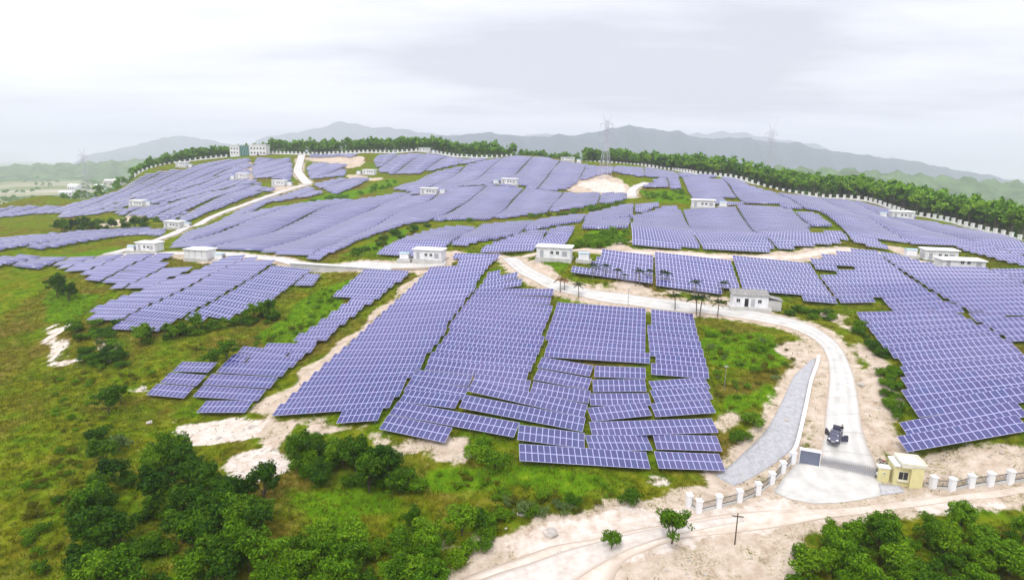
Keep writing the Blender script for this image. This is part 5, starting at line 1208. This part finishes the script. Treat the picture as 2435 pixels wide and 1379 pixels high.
# palms beside the road
def palm_proto(seed, mat):
    rs = np.random.default_rng(seed); h = 4.0; mb = MB(); lean = rs.normal()*.35
    mb.tube([(0,0,-.4),(lean*.25,0,h*.4),(lean,0,h)], [.20,.15,.12], 7); tm = mb.mesh('trunk', 'pale_bark'); fr = []
    for k in range(14):
        a = k*2.4+rs.normal()*.2; L_ = 1.5+rs.random()*.9; el = .1+1.35*(k/13)+rs.normal()*.1; V = []; m_ = 10
        for i in range(m_):
            t0 = i/m_; r = L_*t0*math.cos(el)*(1+.25*t0); z = h+L_*t0*math.sin(el)-.95*t0*t0; c = np.array([lean+r*math.cos(a), r*math.sin(a), z]); s = np.array([-math.sin(a), math.cos(a), 0]); f = np.array([math.cos(a), math.sin(a), .4-t0])
            wd = .42*math.sin(math.pi*min(1, .15+t0*.85))+.06
            for sg in (-1, 1): V += [c, c+f*.14, c+s*sg*wd+f*.34-np.array([0,0,.12+.25*t0+.1*rs.random()]), c+s*sg*wd*.9+f*.18-np.array([0,0,.14+.25*t0])]
        fr.append(np_mesh('frond', np.array(V), quads(len(V)), mat))
    return tm, fr
PALMS = [palm_proto(5, 'leaf_palm'), palm_proto(6, 'leaf_palm'), palm_proto(7, 'palm_dry')]
PLIST = [(1332,695,1.0,2,'dry brown palm where the road bends'),(1342,690,.8,2,'second dry brown palm close beside the first'),(1376,708,1.0,0,'green palm at the near edge of the road bend'),(1409,662,1.05,1,'leftmost palm against the right terrace tables'),(1439,660,.95,0,'second palm from left against the terrace tables'),(1466,668,.85,1,'third palm from left against the terrace tables'),
 (1521,678,1.1,0,'bushy palm at the middle of the terrace foot'),(1541,668,.8,1,'thin palm right of the bushy terrace palm'),(1574,674,.9,1,'left palm of a close pair under the terrace'),(1586,676,.9,0,'right palm of a close pair under the terrace'),(1650,702,1.0,1,'palm between the road and the terrace corner'),
 (1605,738,1.1,0,'palm at the near road edge left of the tall pair'),(1656,750,1.25,1,'left palm of the tall roadside pair'),(1664,752,1.35,0,'right palm of the tall roadside pair'),(1706,754,1.1,1,'palm at the road edge left of the small house'),(1718,700,.9,0,'palm behind the left corner of the small house'),(1484,672,.6,0,'stunted palm at the terrace foot')]
for px, py, s, k, lab in PLIST:
    p = hit(px, py); t_ = obj('palm_tree', None, None, tuple(p), random.uniform(0, 6.28)); t_.scale = (s*.8, s*.8, s*.85); tag(t_, lab, 'palm tree', 'palms along the concrete road')
    tm, fr = PALMS[k]; obj('trunk', tm, t_)
    for f in fr: obj('frond', f, t_)
# wood beyond the wall
def wall_pts(run, sp):
    pts = np.array([at(*c)[:2] for c in run]); s = np.concatenate([[0], np.cumsum(np.hypot(*np.diff(pts, axis=0).T))]); q = np.arange(0, s[-1], sp)
    xy = np.stack([np.interp(q, s, pts[:, k]) for k in range(2)], 1); h = xy/np.hypot(xy[:, 0], xy[:, 1])[:, None]
    return xy, h
xy, hh = wall_pts(WALL_R, 4.2)
for i in range(len(xy)):
    if proj((xy[i][0], xy[i][1], 30))[0] > 2490: break
    q = xy[i]+hh[i]*(11+rng.random()*10)+rng.normal(size=2)*1.2
    plant('wood%d' % rng.integers(4), q[0], q[1], .85+.4*rng.random(), 'wood_tree', 'slender tree at the edge of the wood behind the right perimeter wall', 'tree', 'edge trees of the wood behind the right wall')
V = []; TV = []
rs = np.random.default_rng(3); lib = []
for k in range(8):
    c, r = crown_pts(10, 2.9, 3.6, 7.4, rs, .45); lib.append(leaf_cloud(c, r, 10, .95, rs))
for run, n, lo, hi, s0 in ((WALL_R, 1400, 16, 130, 1.2), (WALL_C, 700, 9, 120, 1.1), (WALL_L, 300, 9, 110, .95), ([(400,395,530),(545,374,560),(640,367,570)], 220, 30, 120, 1.0), ([(1216,375,515),(1300,380,520),(1395,389,520)], 160, 40, 130, .9), ([(-100,470,520),(120,455,510),(322,417,500)], 130, 20, 200, .9)):
    xy, hh = wall_pts(run, 2.0)
    for _ in range(n):
        i = rs.integers(len(xy)); q = xy[i]+hh[i]*(lo+(hi-lo)*rs.random()**1.3)+rs.normal(size=2)*2
        k = s0*(.7+.6*rs.random()); a = rs.random()*6.28; L_ = lib[rs.integers(8)]; z = Hs(q[0], q[1])
        R2 = np.array([[math.cos(a), -math.sin(a), 0], [math.sin(a), math.cos(a), 0], [0, 0, 1]])
        V.append(L_@R2.T*k+np.array([q[0], q[1], z])); TV.append((q[0], q[1], z, k))
for _ in range(1500):                                   # copses and hedges out on the plain
    if rs.random() < .5: c_px = rs.uniform(-60, 420)
    else: c_px = rs.uniform(1650, 2490)
    w_ = ray(c_px, 420); dd = 680+1900*rs.random()**1.4; q = np.array([w_[0], w_[1]])*dd
    g_ = math.sin(q[0]/70+1)*math.sin(q[1]/90)+.5*math.sin(q[0]/31+q[1]/43)
    if g_ < .15: continue
    for _k in range(2):
        k = 1.0+.9*rs.random(); q2 = q+rs.normal(size=2)*9; V.append(lib[rs.integers(8)][::1]*np.array([k, k, k*.8])+np.array([q2[0], q2[1], Hs(q2[0], q2[1])-2]))
V = np.concatenate(V); tag(obj('far_wood', np_mesh('far_wood', V, quads(len(V)), 'leaf_wood')), 'hazy green wood beyond the perimeter wall', 'wood', kind='stuff')
V = []
for x, y, z, k in TV:
    w = .14*k; V += [(x-w, y, z-1), (x+w, y, z-1), (x+w*.5, y, z+7.5*k), (x-w*.5, y, z+7.5*k)]
tag(obj('far_trunks', np_mesh('far_trunks', V, quads(len(V)), 'pale_bark')), 'thin pale trunks of the hazy wood beyond the wall', 'trunks', kind='stuff')
# weeds and grass: one mass
V = []; cnt = 0; rs = np.random.default_rng(9)
cand = np.stack([rs.uniform(-150, 150, 90000), 55+150*rs.random(90000)**1.5], 1)
keep = np.abs(cand[:, 0]) < cand[:, 1]*.95+5; cand = cand[keep]
ii = np.clip(np.searchsorted(gx, cand[:, 0]), 0, nx-1); jj = np.clip(np.searchsorted(gy, cand[:, 1]), 0, ny-1)
bare = np.maximum(cov[jj, ii, 0], cov[jj, ii, 1]); cand = cand[(bare < .25) | (rs.random(len(cand)) < .03)]
cellroad = set((int(round(p[0])), int(round(p[1]))) for p in ROADPTS)
cellroad = set((a+i, b+j) for a, b in cellroad for i in (-1, 0, 1) for j in (-1, 0, 1))
cand = np.array([c for c in cand if (int(round(c[0])), int(round(c[1]))) not in cellroad])
pan = np.zeros(len(cand), bool)
for t_ in TABLES:
    if t_['p'][2] > 230: continue
    dd = cand-t_['c']; pan |= (np.abs(dd@U0) < t_['n']/2+.3) & (np.abs(dd@V0) < 1.7)
cand = cand[~pan]; zz = H(cand[:, 0], cand[:, 1])
nb = 7
for k in range(nb):
    a = rs.random(len(cand))*6.28; h = (.12+.30*rs.random(len(cand))**2); w = h*.22; off = rs.normal(size=(len(cand), 2))*.30
    b0 = np.stack([cand[:, 0]+off[:, 0], cand[:, 1]+off[:, 1], zz-.03], 1); s = np.stack([np.cos(a)*w, np.sin(a)*w, 0*a], 1); l = np.stack([rs.normal(size=len(a))*h*.35, rs.normal(size=len(a))*h*.35, h], 1)
    V.append(np.stack([b0-s*.5, b0+s*.5, b0+s*.9+l, b0-s*.9+l], 1).reshape(-1, 3))
V = np.concatenate(V); tag(obj('grass', np_mesh('grass', V, quads(len(V)), 'grass_blade')), 'rough grass and weeds covering the slopes', 'grass', kind='stuff')
# stones
ROCKS = []
for k in range(4):
    rs2 = np.random.default_rng(200+k); bm = bmesh.new(); bmesh.ops.create_icosphere(bm, subdivisions=2, radius=.5)
    for v_ in bm.verts: v_.co *= 1+rs2.normal()*.09; v_.co.z *= .65
    me = bpy.data.meshes.new('stone'); bm.to_mesh(me); bm.free(); me.materials.append(MATS['rock']); ROCKS.append(me)
for i, (px, py, s, lab) in enumerate([(1242,1220,1.5,'pale boulder on the bank left of the dirt road'),(1310,1268,2.2,'flat pale slab at the edge of the dirt road'),(600,1015,1.3,'pale stone on the sand below the left strip'),(520,1042,1.1,'pale stone at the edge of the white sand'),(430,1040,1.0,'pale stone at the left tip of the sand'),(2048,915,1.5,'long pale stone beside the access road'),(1870,1000,.9,'stone at the edge of the stone drain'),(340,925,1.3,'pale stone behind the corner tables'),(1935,1085,.9,'stone beside the entrance panel'),(355,1005,1.2,'pale stone left of the white sand')]):
    p = hit(px, py); o = obj('stone', ROCKS[i % 4], None, (p[0], p[1], p[2]+.05), random.uniform(0, 6)); o.scale = (s*random.uniform(.8, 1.3), s, s*.8); tag(o, lab, 'stone')
V = []; Q = []; base = ROCKS[0]
bv = np.array([v_.co[:] for v_ in base.vertices]); bf = np.array([p_.vertices[:] for p_ in base.polygons]); k0 = 0
allp = [wpoly(p) for p in SAND[:3]+DIRT[:3]+DIRT[4:5]+[DIRT[10]]]
rs = np.random.default_rng(77)
for w in allp:
    lo, hi = w.min(0), w.max(0)
    for _ in range(150):
        q = lo+(hi-lo)*rs.random(2)
        if not inside(w, q[:1], q[1:])[0]: continue
        s = .12+.5*rs.random()**3; V.append(bv*s*np.array([1, .8+.4*rs.random(), .8])+np.array([q[0], q[1], Hs(q[0], q[1])])); Q.append(bf+k0); k0 += len(bv)
tag(obj('gravel', np_mesh('gravel', np.concatenate(V), np.concatenate(Q), 'rock', 3)), 'loose stones scattered over the bare earth', 'stones', kind='stuff')

# ------------------------------------------------------------------ far country: hills, houses, haze
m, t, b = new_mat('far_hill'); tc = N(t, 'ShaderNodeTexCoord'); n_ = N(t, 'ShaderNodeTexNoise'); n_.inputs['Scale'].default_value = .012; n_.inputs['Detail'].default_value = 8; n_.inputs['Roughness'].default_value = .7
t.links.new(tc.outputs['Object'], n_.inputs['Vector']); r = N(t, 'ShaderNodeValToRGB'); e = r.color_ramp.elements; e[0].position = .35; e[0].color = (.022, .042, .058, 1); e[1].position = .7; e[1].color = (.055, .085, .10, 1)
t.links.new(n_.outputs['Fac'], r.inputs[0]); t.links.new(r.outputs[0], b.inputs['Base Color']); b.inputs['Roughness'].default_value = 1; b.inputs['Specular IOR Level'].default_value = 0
plain('near_hill', (0.10, 0.16, 0.06), 1.0, 0.0, vary=.45, scale=.02)
def mountain(name, prof_, D, depth, seed, label, mat='far_hill'):
    prof_ = np.array(prof_, float); n = 160; xs = np.linspace(prof_[0, 0], prof_[-1, 0], n); ys = np.interp(xs, prof_[:, 0], prof_[:, 1])
    kk = np.array([1, 2, 3, 2, 1])/9.; ys = np.convolve(np.pad(ys, 2, 'edge'), kk, 'valid')
    rs = np.random.default_rng(seed); m_ = 40; V = []
    ph = rs.random(12)*6.28
    for i in range(n):
        p = at(xs[i], ys[i], D); h = np.array([p[0], p[1]])/math.hypot(p[0], p[1]); ridge = p[2]+35
        ridge += 5*math.sin(xs[i]/9+ph[0])+2.2*math.sin(xs[i]/4.1+ph[1])+1.5*math.sin(xs[i]/2.3+ph[5])
        taper = min(1, i/12, (n-1-i)/12)
        for j in range(m_):
            s = (j/(m_-1)*2-1); prof2 = math.exp(-(s*1.9)**2)*(1-abs(s)**6)
            rid = 1+.16*math.sin(xs[i]/23+s*5+ph[2])*(abs(s) > .05)*min(1, abs(s)*3)+.10*math.sin(xs[i]/9+s*8+ph[3])*min(1, abs(s)*3)
            q = p[:2]+h*s*depth; V.append((q[0], q[1], -35-6+ridge*prof2*rid*taper))
    k = np.arange(n*m_).reshape(n, m_); Q = np.stack([k[:-1, :-1], k[1:, :-1], k[1:, 1:], k[:-1, 1:]], -1).reshape(-1, 4)
    me = np_mesh(name, V, Q, mat); me.polygons.foreach_set('use_smooth', np.ones(len(Q), bool)); struct(name, me, label)
mountain('hill', [(900,345),(1000,330),(1060,324),(1120,318),(1137,314),(1200,321),(1300,325),(1360,322),(1420,312),(1470,304),(1510,299),(1560,307),(1620,317),(1680,330),(1720,327),(1780,330),(1850,338),(1900,340),(1940,353),(1990,358),(2060,370),(2150,378),(2230,394),(2309,409),(2480,432)], 5200, 1700, 1, 'long blue hill range behind the wood at right')
mountain('hill', [(560,348),(620,330),(680,318),(740,308),(790,296),(830,291),(860,298),(900,304),(960,308),(1000,314),(1100,326),(1200,340)], 8000, 2000, 2, 'pale peaked hill left of centre')
mountain('hill', [(160,380),(220,366),(260,358),(310,347),(360,335),(425,321),(460,326),(520,339),(580,345),(680,358)], 7500, 2000, 3, 'pale pointed hill at far left')
mountain('hill', [(1560,336),(1640,322),(1720,312),(1800,323),(1900,338),(2000,356)], 9300, 1500, 4, 'faintest hill behind the right range')
mountain('hill', [(1200,330),(1290,318),(1380,322),(1480,335)], 9300, 1500, 5, 'faint low hill behind the central skyline')
mountain('hill', [(1560,402),(1700,396),(1850,394),(2000,398),(2150,408),(2300,420),(2560,440)], 1900, 620, 6, 'low pale green slope beyond the wood at right', 'near_hill')
mountain('hill', [(-220,400),(-60,394),(60,388),(200,384),(330,376),(460,372),(600,380)], 2600, 700, 7, 'low hazy rise on the plain at far left', 'near_hill')
def far_house(px, py, d, w, h, dp, label, mat='white_wall', name='far_house'):
    p = at(px, py, d); z = Hs(p[0], p[1])-1
    t_ = thing(name, label, 'building', (p[0], p[1], z), random.uniform(-.4, .4), 'far buildings in the valley')
    obj('wall', MB().box(-w/2, w/2, -dp/2, dp/2, 0, h).mesh('wall', mat), t_)
    obj('roof', MB().hexa([(-w/2-.5,-dp/2-.5,h+.01),(w/2+.5,-dp/2-.5,h+.01),(w/2+.5,dp/2+.5,h+.01),(-w/2-.5,dp/2+.5,h+.01),(-w/2-.5,-.3,h*1.25),(w/2+.5,-.3,h*1.25),(w/2+.5,.3,h*1.25),(-w/2-.5,.3,h*1.25)]).mesh('roof', 'white_roof'), t_)
    for k in range(max(2, int(w/6))): obj('window', MB().box(-w/2+3+k*6-1.2, -w/2+3+k*6+1.2, -dp/2-.1, -dp/2-.02, h*.35, h*.75).mesh('window', 'dark_glass'), t_)
far_house(1745,392,1400,46,13,20,'white hall in the valley left of the right pylon'); far_house(1985,425,1000,26,9,14,'tan house seen over the wood at right', 'far_wall_tint'); far_house(2012,430,980,18,7,12,'cream house beside the tan house over the wood', 'far_wall_tint'); far_house(2076,424,1250,22,9,14,'bright white house on the far valley floor at right')
far_house(172,398,1500,30,16,16,'white block on the hazy plain at far left'); far_house(232,394,1600,28,12,16,'white building right of the left pylon'); far_house(150,405,1300,24,10,14,'low white house at the left edge of the plain')
p0 = at(340, 382, 2100)
for k in range(9): far_house(262+k*19, 389-k*2.6, 1900+k*30, 40, 15+5*(k > 4), 22, '%s of the row of pale apartment blocks on the left plain' % ordn(k+1), 'far_wall_tint', 'apartment_block')

mh = bpy.data.materials.new('haze'); mh.use_nodes = True; t = mh.node_tree; t.nodes.clear()
o_ = N(t, 'ShaderNodeOutputMaterial'); v_ = N(t, 'ShaderNodeVolumePrincipled'); v_.inputs['Color'].default_value = (.86, .90, 1.0, 1); v_.inputs['Density'].default_value = 1.85e-4; v_.inputs['Anisotropy'].default_value = .25
t.links.new(v_.outputs[0], o_.inputs['Volume']); MATS['haze'] = mh
htop = max(max(v_.co.z for v_ in o.data.vertices) for o in bpy.data.objects if o.name.startswith('hill') and o.type == 'MESH')+8
tag(obj('haze', MB().box(gx[0]-40, gx[-1]+40, gy[0]-40, gy[-1]+40, float(Z.min())-1.5, htop).mesh('haze', 'haze')), 'pale haze hanging over the hills', 'haze', kind='stuff')
